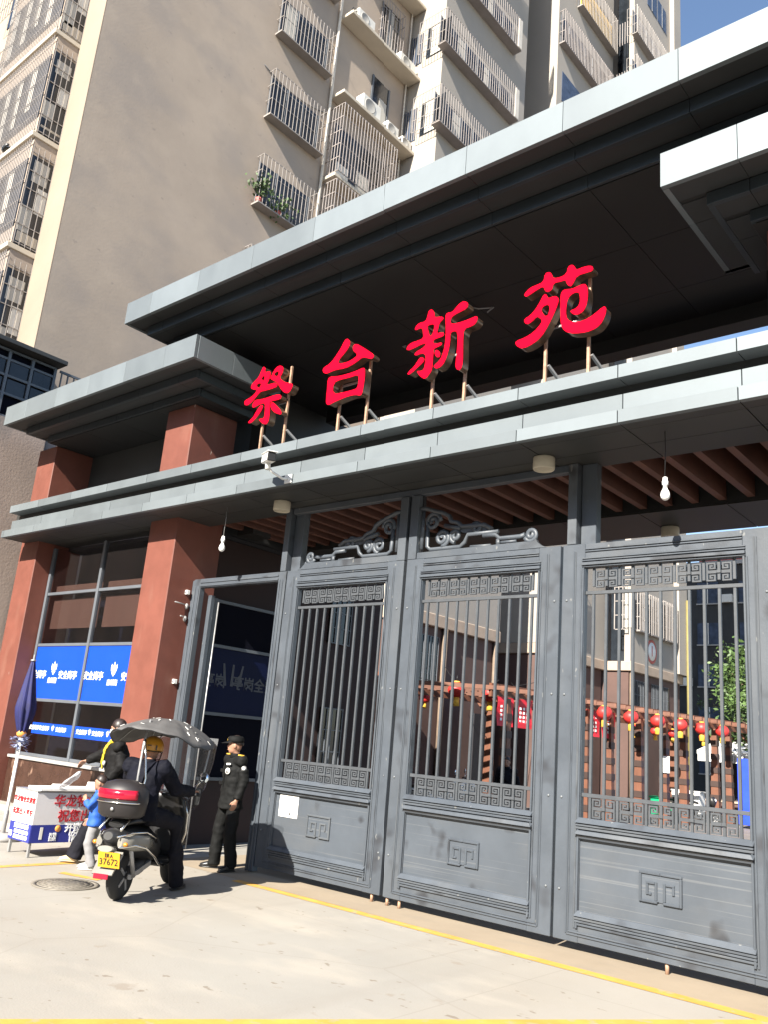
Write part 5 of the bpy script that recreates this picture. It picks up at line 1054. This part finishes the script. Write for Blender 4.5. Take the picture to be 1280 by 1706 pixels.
    b = MB(); b.tube([(.272 * math.cos(a), YB + .226 * math.sin(a), .985) for a in [(-PI / 2 + (i / 14 - .5) * 2.2) for i in range(15)]], .008, 6); b.build('chrome_strip', M['chrome'], bx)
    MB().lathe((.0, YB - .218, .92), [(.018, 0), (.018, .006), (.001, .008)], 12, (0, -1, 0)).build('lock', M['steel'], bx)
    MB().tube([(-.12, -.38, .72), (-.12, -.2, .82), (.12, -.2, .82), (.12, -.38, .72)], .012, 8).build('rack', M['chrome'], T)
    # rain canopy on poles: a shallow cloth dome over ribs, scalloped between the rib ends
    def dome(q, a):
        c, d = math.cos(a), math.sin(a); e = 1 - .035 * (1 - abs(math.cos(4 * a))) * q
        sag = .30 * abs(c) ** 2.4 + (.13 if d < 0 else .19) * abs(d) ** 2.2
        return Vector((.56 * q * c * e, .56 + .72 * q * d * e, 1.86 - sag * q ** 2.1 - .020 * q * q * (1 - abs(math.cos(4 * a))) + .007 * math.sin(13 * a + 5 * q) * q))
    b = MB(); NA, NR = 64, 10; top = b.bm.verts.new(dome(0, 0)); G = [[b.bm.verts.new(dome(i / NR, 2 * PI * j / NA)) for j in range(NA)] for i in range(1, NR + 1)]
    for j in range(NA): f = b.bm.faces.new((top, G[0][j], G[0][(j + 1) % NA])); f.smooth = True
    for A, B in zip(G, G[1:]):
        for j in range(NA): f = b.bm.faces.new((A[j], B[j], B[(j + 1) % NA], A[(j + 1) % NA])); f.smooth = True
    o = b.build('rain_canopy', M['canopy'], T); k = o.modifiers.new('thick', 'SOLIDIFY'); k.thickness = .003
    for i in range(8): a = 2 * PI * i / 8; MB().tube([dome(q, a) - up * .008 for q in (0, .25, .5, .75, .98)], .005, 6).build('canopy_rib', M['steel'], T)
    b = MB(); b.tube([dome(1, 2 * PI * j / 64) for j in range(65)], .006, 6); b.build('canopy_hem', M['black'], T)
    random.seed(5); b = MB()
    for k_ in range(22):
        a = random.uniform(0, 2 * PI); q = random.uniform(.15, .93); p = dome(q, a) + up * .006; e = random.uniform(0, PI); d = dome(min(1, q + .05), a) - dome(q, a); d = d.normalized() * .04 if k_ % 2 else (dome(q, a + .1) - dome(q, a)).normalized() * .03; b.bar(p - d * .7, p + d * .7, .010, .003)
    b.build('canopy_print', M['paper'], T)['kind'] = 'stuff'
    MB().tube([(.03, .0, .84), (.03, .0, 1.25), (.03, .02, 1.60), (.03, .10, 1.83)], .013, 8).build('canopy_pole', M['steel'], T)
    MB().tube([(.04, .02, 1.62), (.09, -.015, 1.45), (.135, -.03, 1.22), (.12, -.05, 1.04), (.05, -.10, .93), (.0, -.12, .90)], .010, 8).build('canopy_strut', M['chrome'], T)
    for s in (-1, 1): MB().tube([(s * .26, .98, 1.02), (s * .34, 1.06, 1.30), (s * .36, 1.10, 1.56), (s * .22, 1.0, 1.68)], .012, 8).build('canopy_pole', M['steel'], T)
    b = MB(); R = []
    for z, yy, ww in ((.86, 1.18, .34), (1.10, 1.24, .42), (1.4, 1.27, .48), (1.68, 1.24, .52)):
        R.append([b.bm.verts.new((ww * math.sin(a), yy - .34 * (1 - math.cos(a)) , z)) for a in [(-1.15 + 2.3 * i / 14) for i in range(15)]])
    for A, B in zip(R, R[1:]):
        for j in range(14): f = b.bm.faces.new((A[j], A[j + 1], B[j + 1], B[j])); f.smooth = True
    b.build('wind_screen', M['clearplastic'], T)
    b = MB(); b.box(.27, .30, 1.0, 1.14, .90, 1.10); b.build('hand_guard', M['black'], T, bevel=.02)
    return T
SCL, SCR = (-8.17, 5.62, 0), math.radians(29)
scooter('dark scooter with a grey rain canopy, red tail box lens and yellow number plate', SCL, SCR)
scooter('pale parked scooter behind the lower left corner of the middle gate leaf', (-14.3, 18.6, 0), math.radians(-60), 'camwhite', False, 'scooters parked in the yard')
scooter('dark parked scooter in front of the shop row behind the right gate leaf', (-11.9, 30.0, 0), math.radians(-75), 'black', False, 'scooters parked in the yard')
scooter('second pale scooter parked next to the white one in the yard', (-14.9, 19.9, 0), math.radians(-50), 'camwhite', False, 'scooters parked in the yard')
# ================================================================= people
def hand(mb, w, d, n, th, s=1.0, curl=.5):
    """palm, four bent fingers and a thumb; d along the hand, n out of the back, th towards the thumb"""
    w = Vector(w); d = Vector(d).normalized(); n = Vector(n); n = (n - d * n.dot(d)).normalized(); th = Vector(th); th = (th - d * th.dot(d) - n * th.dot(n)).normalized()
    mb.tube([w - d * .02 * s, w + d * .03 * s, w + d * .075 * s, w + d * .092 * s], [(.024 * s, .019 * s), (.033 * s, .018 * s), (.039 * s, .016 * s), (.034 * s, .011 * s)], 10, th)
    for k, (off, L) in enumerate(((.030, .070), (.010, .080), (-.010, .075), (-.029, .058))):
        p = w + d * .078 * s + th * off * s; a1 = curl * .6; a2 = curl * 1.5
        q = p + (d * math.cos(a1) - n * math.sin(a1)) * L * .5 * s; r = q + (d * math.cos(a2) - n * math.sin(a2)) * L * .5 * s
        mb.tube([p - d * .02 * s, p, q, r], [.0092 * s, .0092 * s, .0085 * s, .0068 * s], 8)
    p = w + d * .022 * s + th * .026 * s; q = p + (d * .75 + th * .75 - n * .15) * .035 * s; r = q + (d * .95 + th * .15 - n * .4) * .034 * s
    mb.tube([p - th * .01 * s, p, q, r], [.012 * s, .012 * s, .010 * s, .008 * s], 8)
def person(label, loc, rot, J, bulk=1.0, skin='skin', jacket=None, trousers=None, shoes=None, hair=None, extra=None, s=1.0, seed=0, voxel=.0085, hem=None, sleeve_r=(.072, .058, .046), leg_r=(.100, .072, .060)):
    T = thing('person', label, 'person', loc, rot, None, True)
    V = {k: Vector(v) for k, v in J.items()}; hip, ch, nk, hd = V['hip'], V['chest'], V['neck'], V['head']
    fw = V.get('look', Vector((0, 1, 0))).normalized(); sd = fw.cross(up).normalized(); hu = sd.cross(fw).normalized()
    X = (1, 0, 0); b = MB()
    b.tube([hip - up * .08 * s, hip + up * .02 * s, hip.lerp(ch, .5), ch, ch.lerp(nk, .62)], [(.10 * s, .075 * s), (.13 * s, .09 * s), (.115 * s, .08 * s), (.13 * s, .09 * s), (.09 * s, .06 * s)], 14, X)
    b.tube([ch.lerp(nk, .5), nk, hd - hu * .05 * s], [.055 * s, .052 * s, .054 * s], 12)
    Rm = Matrix((sd, fw, hu)).transposed()
    b.ball(hd, .074 * s, .092 * s, .105 * s, 20, Rm); b.ball(hd + fw * .022 * s - hu * .055 * s, .058 * s, .070 * s, .062 * s, 16, Rm)
    b.ball(hd + fw * .050 * s - hu * .092 * s, .030 * s, .034 * s, .024 * s, 10, Rm)       # chin
    b.tube([hd + fw * .080 * s + hu * .018 * s, hd + fw * .104 * s - hu * .022 * s, hd + fw * .090 * s - hu * .036 * s], [.011 * s, .017 * s, .013 * s], 8)   # nose
    b.tube([hd + fw * .080 * s + sd * .045 * s + hu * .028 * s, hd + fw * .088 * s + hu * .026 * s, hd + fw * .080 * s - sd * .045 * s + hu * .028 * s], .011 * s, 8)   # brow
    b.tube([hd + fw * .080 * s + sd * .024 * s - hu * .062 * s, hd + fw * .093 * s - hu * .060 * s, hd + fw * .080 * s - sd * .024 * s - hu * .062 * s], .010 * s, 8)   # lips
    for g in (-1, 1): b.ball(hd + sd * g * .078 * s - hu * .012 * s - fw * .004 * s, .012 * s, .022 * s, .034 * s, 8, Rm)
    for g, k in ((-1, 'L'), (1, 'R')):
        sh, el, wr = V['sh' + k], V['el' + k], V['wr' + k]
        b.tube([ch.lerp(nk, .45), sh, sh.lerp(el, .5), el, el.lerp(wr, .4), wr], [.05 * s, .044 * s, .038 * s, .032 * s, .034 * s, .024 * s], 10)
        hdv = V.get('hd' + k, (wr - el)).normalized(); hand(b, wr, hdv, V.get('hn' + k, Vector((g, .1, .1))), V.get('ht' + k, Vector((0, 1, .2))), s, J.get('curl' + k, .55) if not isinstance(J.get('curl' + k), tuple) else .55)
        hp, kn, an, toe = V['hp' + k], V['kn' + k], V['an' + k], V['toe' + k]
        b.tube([hip, hp, hp.lerp(kn, .5), kn, kn.lerp(an, .35), an], [.085 * s, .080 * s, .066 * s, .048 * s, .048 * s, .032 * s], 10)
        b.tube([an - (toe - an) * .25 - up * .01 * s, an.lerp(toe, .4) - up * .015 * s, toe], [.030 * s, .034 * s, .020 * s], 8)
    me = remesh(b, voxel * (s ** .5), 2); me.materials.append(M[skin]); body = link('body', me, T)
    for g in (-1, 1):
        MB().ball(hd + fw * .082 * s + sd * g * .030 * s + hu * .008 * s, .013 * s, .010 * s, .008 * s, 8, Rm).build('eye', M['black'], T)
    MB().tube([hd + fw * .096 * s + sd * .018 * s - hu * .062 * s, hd + fw * .1025 * s - hu * .061 * s, hd + fw * .096 * s - sd * .018 * s - hu * .062 * s], .0035 * s, 6).build('mouth', M['lip'], T)
    if trousers:
        b = MB(); b.tube([hip + up * .10 * s, hip, hip - up * .09 * s], [(.145 * s, .105 * s), (.160 * s, .120 * s), (.13 * s, .10 * s)], 16, X)
        for k in 'LR':
            hp, kn, an = V['hp' + k], V['kn' + k], V['an' + k]
            b.tube([hip.lerp(hp, .6), hp - up * .02 * s, hp.lerp(kn, .5), kn, kn.lerp(an, .5), an - (an - kn).normalized() * -.03 * s], [leg_r[0] * s, leg_r[0] * s, (leg_r[0] * .5 + leg_r[1] * .5) * s, leg_r[1] * s, (leg_r[1] * .4 + leg_r[2] * .6) * s, leg_r[2] * s * 1.08], 14)
        for k in 'LR': b.ball(V['kn' + k], leg_r[1] * 1.04 * s, None, None, 12)
        me = remesh(b, .011, 2, .011 * s, 6, seed); me.materials.append(M[trousers]); link('trousers', me, T)
    if jacket:
        b = MB(); lo = hem if hem is not None else -.12
        st = [hip + up * lo * s] + ([hip + up * (lo * .5) * s] if lo < -.2 else []) + [hip + up * .02 * s, hip.lerp(ch, .5), ch, ch.lerp(nk, .55), ch.lerp(nk, .88)]
        rr = [(.19 * s, .15 * s)] + ([(.18 * s, .145 * s)] if lo < -.2 else []) + [(.172 * s, .135 * s), (.168 * s, .125 * s), (.178 * s, .130 * s), (.135 * s, .095 * s), (.075 * s, .070 * s)]
        rr = [(a_ * bulk, b_ * bulk) if n_ < len(rr) - 1 else (a_, b_) for n_, (a_, b_) in enumerate(rr)]
        b.tube(st, rr, 22, X)
        for k in 'LR':
            sh, el, wr = V['sh' + k], V['el' + k], V['wr' + k]
            b.tube([ch.lerp(nk, .40), sh, sh.lerp(el, .5), el, el.lerp(wr, .5), wr - (wr - el).normalized() * .015 * s], [.085 * s, sleeve_r[0] * s, (sleeve_r[0] + sleeve_r[1]) / 2 * s, sleeve_r[1] * s, (sleeve_r[1] + sleeve_r[2]) / 2 * s, sleeve_r[2] * s], 14)
        for k in 'LR': b.ball(V['sh' + k] - up * .012 * s, sleeve_r[0] * .99 * s, sleeve_r[0] * 1.02 * s, sleeve_r[0] * .98 * s, 14)
        me = remesh(b, .011, 2, .013 * s, 7, seed + 3); me.materials.append(M[jacket]); link('jacket', me, T)
        b = MB(); b.tube([nk - up * .045 * s, nk - up * .01 * s, nk + up * .018 * s], [.078 * s, .070 * s, .072 * s], 16, cap=False); o = b.build('collar', M[jacket], T); k_ = o.modifiers.new('thick', 'SOLIDIFY'); k_.thickness = .008
    if shoes:
        for k in 'LR':
            an, toe = V['an' + k], V['toe' + k]; d = (toe - an); d.z = 0; d.normalize(); z0 = an.z - .075 * s; c = Vector((an.x, an.y, z0)); b = MB(); sde = d.cross(up)
            b.tube([c - d * .06 * s + up * .045 * s, c - d * .03 * s + up * .05 * s, c + d * .06 * s + up * .045 * s, c + d * .14 * s + up * .032 * s, c + d * .185 * s + up * .026 * s], [(.030 * s, .040 * s), (.040 * s, .048 * s), (.044 * s, .042 * s), (.043 * s, .030 * s), (.028 * s, .020 * s)], 14, sde)
            me = remesh(b, .009, 1); me.materials.append(M[shoes]); sho = link('shoe', me, T)
            b = MB(); b.tube([c - d * .075 * s + up * .010 * s, c + d * .06 * s + up * .010 * s, c + d * .15 * s + up * .010 * s, c + d * .195 * s + up * .012 * s], [(.036 * s, .010 * s), (.044 * s, .010 * s), (.044 * s, .010 * s), (.028 * s, .010 * s)], 12, sde); b.build('sole', M['sole' if shoes == 'sneaker' else shoes], sho)
    if hair:
        b = MB(); cx = hd - fw * .012 * s + hu * .022 * s; R = []
        for i in range(9):
            t = i / 8 * PI * (.52 if hair == 'short' else .60); ring = []
            for j in range(24):
                a = 2 * PI * j / 24; fr = math.cos(a - PI / 2); tt = t * (1.0 - .28 * max(0, fr) + (.25 if hair != 'short' else .12) * max(0, -fr)); rip = 1 + .03 * math.sin(9 * a + i)
                v = Vector((.084 * s * math.sin(tt) * math.cos(a) * rip, .102 * s * math.sin(tt) * math.sin(a) * rip, .112 * s * math.cos(tt))); ring.append(b.bm.verts.new(cx + Rm @ v))
            R.append(ring)
        R[0] = R[0]; b.skin(R, cap=True).build('hair', M['hair'], T)
    if extra: extra(T, V, fw, sd, hu, Rm)
    return T
def disc(T, name, c, nrm, r, m, h=.004): return MB().lathe(c, [(r, -.012), (r, h), (r * .01, h)], 20, nrm).build(name, M[m], T)
# --- security guard at the left gate leaf
def guard_extra(T, V, fw, sd, hu, Rm):
    hd = V['head']; b = MB(); R = []
    for z, r, q in ((.035, .098, .112), (.06, .101, .115), (.095, .098, .110), (.118, .080, .090), (.125, .02, .02)):
        R.append(b.ring(hd + hu * z, sd * r, fw * q, 24))
    b.skin(R); cap = b.build('cap', M['guardcloth'], T)
    b = MB(); n = 14; A = []; B = []
    for i in range(n + 1):
        a = PI * (.12 + .76 * i / n); A.append(hd + hu * .040 + sd * .098 * math.cos(a) + fw * .108 * math.sin(a)); B.append(hd + hu * (.030 - .012 * math.sin(a)) + sd * .096 * math.cos(a) + fw * (.108 * math.sin(a) + .085 * math.sin(a)))
    for i in range(n): b.hexa([A[i], A[i + 1], B[i + 1], B[i], A[i] + hu * .008, A[i + 1] + hu * .008, B[i + 1] + hu * .006, B[i] + hu * .006])
    b.build('peak', M['guardcloth'], cap)
    disc(T, 'cap_badge', hd + hu * .078 + fw * .106, fw + hu * .3, .026, 'gold')
    b = MB(); b.tube([V['hip'] + up * .02 + Vector((.171 * math.cos(a), .134 * math.sin(a), 0)) for a in [2 * PI * i / 28 for i in range(29)]], [(.006, .018)] * 29, 6, (0, 0, 1)) if False else None
    c = V['chest']; disc(T, 'chest_badge', c + Vector((-.095, .140, -.03)), (-.35, 1, .05), .040, 'paper'); disc(T, 'badge_mark', c + Vector((-.097, .145, -.03)), (-.35, 1, .05), .026, 'steel'); 
    MB().bar(c + Vector((-.13, .126, .065)), c + Vector((-.06, .148, .06)), .012, .022).build('name_strip', M['paper'], T)
    sh = V['shL']; disc(T, 'sleeve_patch', sh.lerp(V['elL'], .38) + Vector((-.066, .015, 0)), (-1, .25, .1), .036, 'steel'); disc(T, 'patch_mark', sh.lerp(V['elL'], .38) + Vector((-.070, .017, 0)), (-1, .25, .1), .020, 'paper')
    for k, g in (('L', -1), ('R', 1)): MB().bar(V['sh' + k] + Vector((-g * .06, .02, .062)), V['sh' + k] + Vector((g * .035, .02, .060)), .045, .014).build('epaulette', M['gold'], T)
    MB().box(-.012, .012, .138, .152, 1.05, 1.36).build('zip_placket', M['guardcloth'], T)
    for z in (1.12, 1.28): MB().box(.05, .14, .126, .148, z - .045, z + .0).build('pocket_flap', M['guardcloth'], T, bevel=.004)
GJ = dict(hip=(0, 0, .93), chest=(0, .01, 1.29), neck=(0, .005, 1.475), head=(0, .035, 1.60), look=(.52, .84, -.03), shL=(-.195, 0, 1.415), elL=(-.262, -.03, 1.14), wrL=(-.262, .05, .90), shR=(.195, 0, 1.415), elR=(.255, -.06, 1.15), wrR=(.20, -.12, .93), hpL=(-.10, 0, .88), knL=(-.135, .02, .48), anL=(-.155, -.03, .08), toeL=(-.20, .13, .03), hpR=(.10, 0, .88), knR=(.135, .06, .48), anR=(.165, .06, .08), toeR=(.28, .19, .03), htL=(0, 1, 0), hnL=(-1, 0, 0))
person('security guard in black uniform and cap with a yellow badge beside the left leaf', (-9.30, 7.96, 0), math.radians(165), GJ, jacket='guardcloth', trousers='guardcloth', shoes='shoeblack', hair='short', extra=guard_extra, seed=1, hem=-.15, bulk=1.08, leg_r=(.104, .086, .078), sleeve_r=(.080, .066, .052))
# --- woman reaching to the table
def woman_extra(T, V, fw, sd, hu, Rm):
    hd = V['head']; b = MB(); R = []
    for i in range(6):
        z = .0 - .020 * i; k = (.86, 1.0, 1.04, 1.0, .92, .72)[i]; R.append([b.bm.verts.new(hd + hu * z + sd * .079 * k * math.sin(a) + fw * (.116 * k * math.cos(a) - .004)) for a in [-1.35 + 2.7 * j / 12 for j in range(13)]])
    for A, B in zip(R, R[1:]):
        for j in range(12): f = b.bm.faces.new((A[j], A[j + 1], B[j + 1], B[j])); f.smooth = True
    o = b.build('face_mask', M['mask'], T); o.modifiers.new('thick', 'SOLIDIFY').thickness = .004
    b = MB(); ch, nk = V['chest'], V['neck']
    b.tube([nk + Vector((.075 * math.cos(a), .07 * math.sin(a), -.015 + .02 * math.sin(3 * a))) for a in [2 * PI * i / 16 for i in range(17)]], .034, 8)
    b.tube([nk + Vector((.03, .085, -.02)), ch + Vector((.035, .160, .06)), ch + Vector((.02, .172, -.10)), ch + Vector((0, .168, -.19))], [(.045, .025), (.06, .022), (.05, .02), (.025, .012)], 10, (1, 0, 0))
    me = remesh(b, .010, 2, .012, 14, 4); me.materials.append(M['scarf']); link('scarf', me, T)
    disc(T, 'coat_badge', ch + Vector((-.10, .158, -.11)), (-.35, 1, 0), .034, 'steel'); disc(T, 'badge_mark', ch + Vector((-.101, .162, -.11)), (-.35, 1, 0), .02, 'paper')
WJ = dict(hip=(0, 0, .90), chest=(.03, .03, 1.25), neck=(.04, .035, 1.43), head=(.05, .06, 1.555), look=(.35, .93, -.12), shL=(-.14, .03, 1.37), elL=(-.25, -.02, 1.12), wrL=(-.20, .14, .93), shR=(.215, .04, 1.375), elR=(.34, .20, 1.22), wrR=(.42, .36, 1.14), hpL=(-.09, 0, .86), knL=(-.13, -.04, .47), anL=(-.16, -.20, .085), toeL=(-.16, -.03, .03), hpR=(.09, .0, .86), knR=(.10, .20, .48), anR=(.09, .33, .085), toeR=(.16, .50, .03), htR=(0, .3, 1), hnR=(.6, .3, .5), hdR=(.5, .6, -.45))
WJ = {n: tuple(c * 1.085 for c in v) for n, v in WJ.items()}
person('woman in a long black coat, yellow scarf and face mask, reaching over the table', (-10.10, 6.66, 0), math.radians(150), WJ, jacket='coat', trousers='darkcloth', shoes='sandal', hair='bob', extra=woman_extra, seed=5, hem=-.46, bulk=1.22, sleeve_r=(.086, .072, .056), leg_r=(.11, .095, .098))
bg_ = thing('plastic_bag', 'crumpled clear plastic bag held over the information table', 'bag', (-10.75, 6.35, .9)); b = MB(); random.seed(2); R = []
for i, (c, r) in enumerate((((-10.585, 6.405, 1.10), .025), ((-10.63, 6.39, 1.04), .055), ((-10.70, 6.37, .98), .075), ((-10.77, 6.35, .92), .08), ((-10.83, 6.34, .885), .05), ((-10.86, 6.335, .872), .01))):
    R.append([b.bm.verts.new((c[0] + r * 1.1 * math.cos(2 * PI * j / 18) * (1 + random.uniform(-.25, .25)), c[1] + r * .9 * math.sin(2 * PI * j / 18) * (1 + random.uniform(-.25, .25)), c[2] + .4 * r * math.cos(2 * PI * j / 18))) for j in range(18)])
b.skin(R).build('film', M['bagfilm'], bg_)
# --- child in a blue jacket
k = .66
CJ = {n: tuple(c * q for c, q in zip(v, (k, k, k))) for n, v in dict(hip=(0, 0, .86), chest=(0, .01, 1.20), neck=(0, .01, 1.39), head=(0, .03, 1.545), look=(0, 1, 0), shL=(-.17, 0, 1.33), elL=(-.22, .12, 1.10), wrL=(-.12, .22, 1.22), shR=(.17, 0, 1.33), elR=(.24, .06, 1.07), wrR=(.26, .20, .86), hpL=(-.08, 0, .82), knL=(-.10, .05, .46), anL=(-.10, -.06, .09), toeL=(-.11, .13, .03), hpR=(.08, 0, .82), knR=(.11, .07, .46), anR=(.13, .04, .09), toeR=(.16, .22, .03)).items()}
person('small child in a blue jacket and grey trousers with pale trainers, beside the scooter', (-9.90, 6.34, 0), math.radians(132), CJ, jacket='bluecloth', trousers='greycloth', shoes='sneaker', hair='short', s=.76, seed=9, hem=-.08, sleeve_r=(.068, .060, .048), leg_r=(.092, .080, .066))
# --- rider on the scooter
def rider_extra(T, V, fw, sd, hu, Rm):
    hd = V['head'] + hu * .018; b = MB(); R = []
    for i in range(12):
        t = .02 + i / 11 * PI * .60; ring = []
        for j in range(28):
            a = 2 * PI * j / 28; fr = math.sin(a); tt = t * (1 - .20 * max(0, fr) + .05 * max(0, -fr)); ring.append(b.bm.verts.new(hd + Rm @ Vector((.118 * math.sin(tt) * math.cos(a), .135 * math.sin(tt) * math.sin(a) - .008, .128 * math.cos(tt)))))
        R.append(ring)
    h = b.skin(R).build('helmet', M['helmet'], T)
    b = MB(); b.tube([hd + sd * .120 * math.cos(a) + fw * (.133 * math.sin(a) - .008) - hu * .042 for a in [PI + PI * i / 16 for i in range(17)]], [(.006, .012)] * 17, 6, (0, 0, 1)); b.build('rim_band', M['black'], h)
    MB().lathe(hd - fw * .118 - sd * .055 + hu * .020, [(.028, 0), (.028, .010), (.001, .012)], 16, -fw - sd * .45).build('helmet_disc', M['black'], h)
    MB().bar(hd - fw * .142 - sd * .005 + hu * .02, hd - fw * .140 + sd * .045 + hu * .02, .004, .010).build('helmet_mark', M['black'], h); MB().bar(hd - fw * .108 + sd * .085 + hu * .0, hd - fw * .100 + sd * .095 + hu * .0, .012, .05).build('helmet_mark', M['black'], h)
    for g in (-1, 1): MB().tube([hd + sd * g * .112 - hu * .05, hd + sd * g * .085 + fw * .03 - hu * .12, hd + fw * .06 - hu * .135], .006, 6).build('chin_strap', M['black'], h)
RJ = dict(hip=(0, .16, .90), chest=(0, .24, 1.22), neck=(0, .275, 1.395), head=(0, .32, 1.515), look=(0, 1, -.05), shL=(-.20, .25, 1.335), elL=(-.29, .50, 1.13), wrL=(-.31, .85, 1.07), shR=(.20, .25, 1.335), elR=(.27, .48, 1.10), wrR=(.31, .85, 1.07), hpL=(-.11, .20, .86), knL=(-.19, .66, .80), anL=(-.14, .74, .42), toeL=(-.14, .92, .36), hpR=(.11, .20, .86), knR=(.26, .62, .74), anR=(.25, .88, .085), toeR=(.27, 1.06, .03), hnL=(0, 0, 1), hnR=(0, 0, 1), htL=(1, 0, 0), htR=(-1, 0, 0), hdL=(-.1, 1, .05), hdR=(.1, 1, .05))
person('rider in dark jacket and yellow helmet seen from behind under the rain canopy', SCL, SCR, RJ, jacket='navycloth', trousers='darkcloth', shoes='shoeblack', hair='short', extra=rider_extra, seed=13, hem=-.12, sleeve_r=(.098, .082, .060), bulk=1.2, leg_r=(.115, .092, .078))
# --- figure standing in the yard
YJ = dict(GJ); YJ['look'] = (0, 1, 0)
person('person in dark clothes standing in the yard behind the middle leaf', (-11.3, 18.1, 0), math.radians(200), YJ, jacket='darkcloth', trousers='darkcloth', shoes='shoeblack', hair='short', seed=21, voxel=.012)
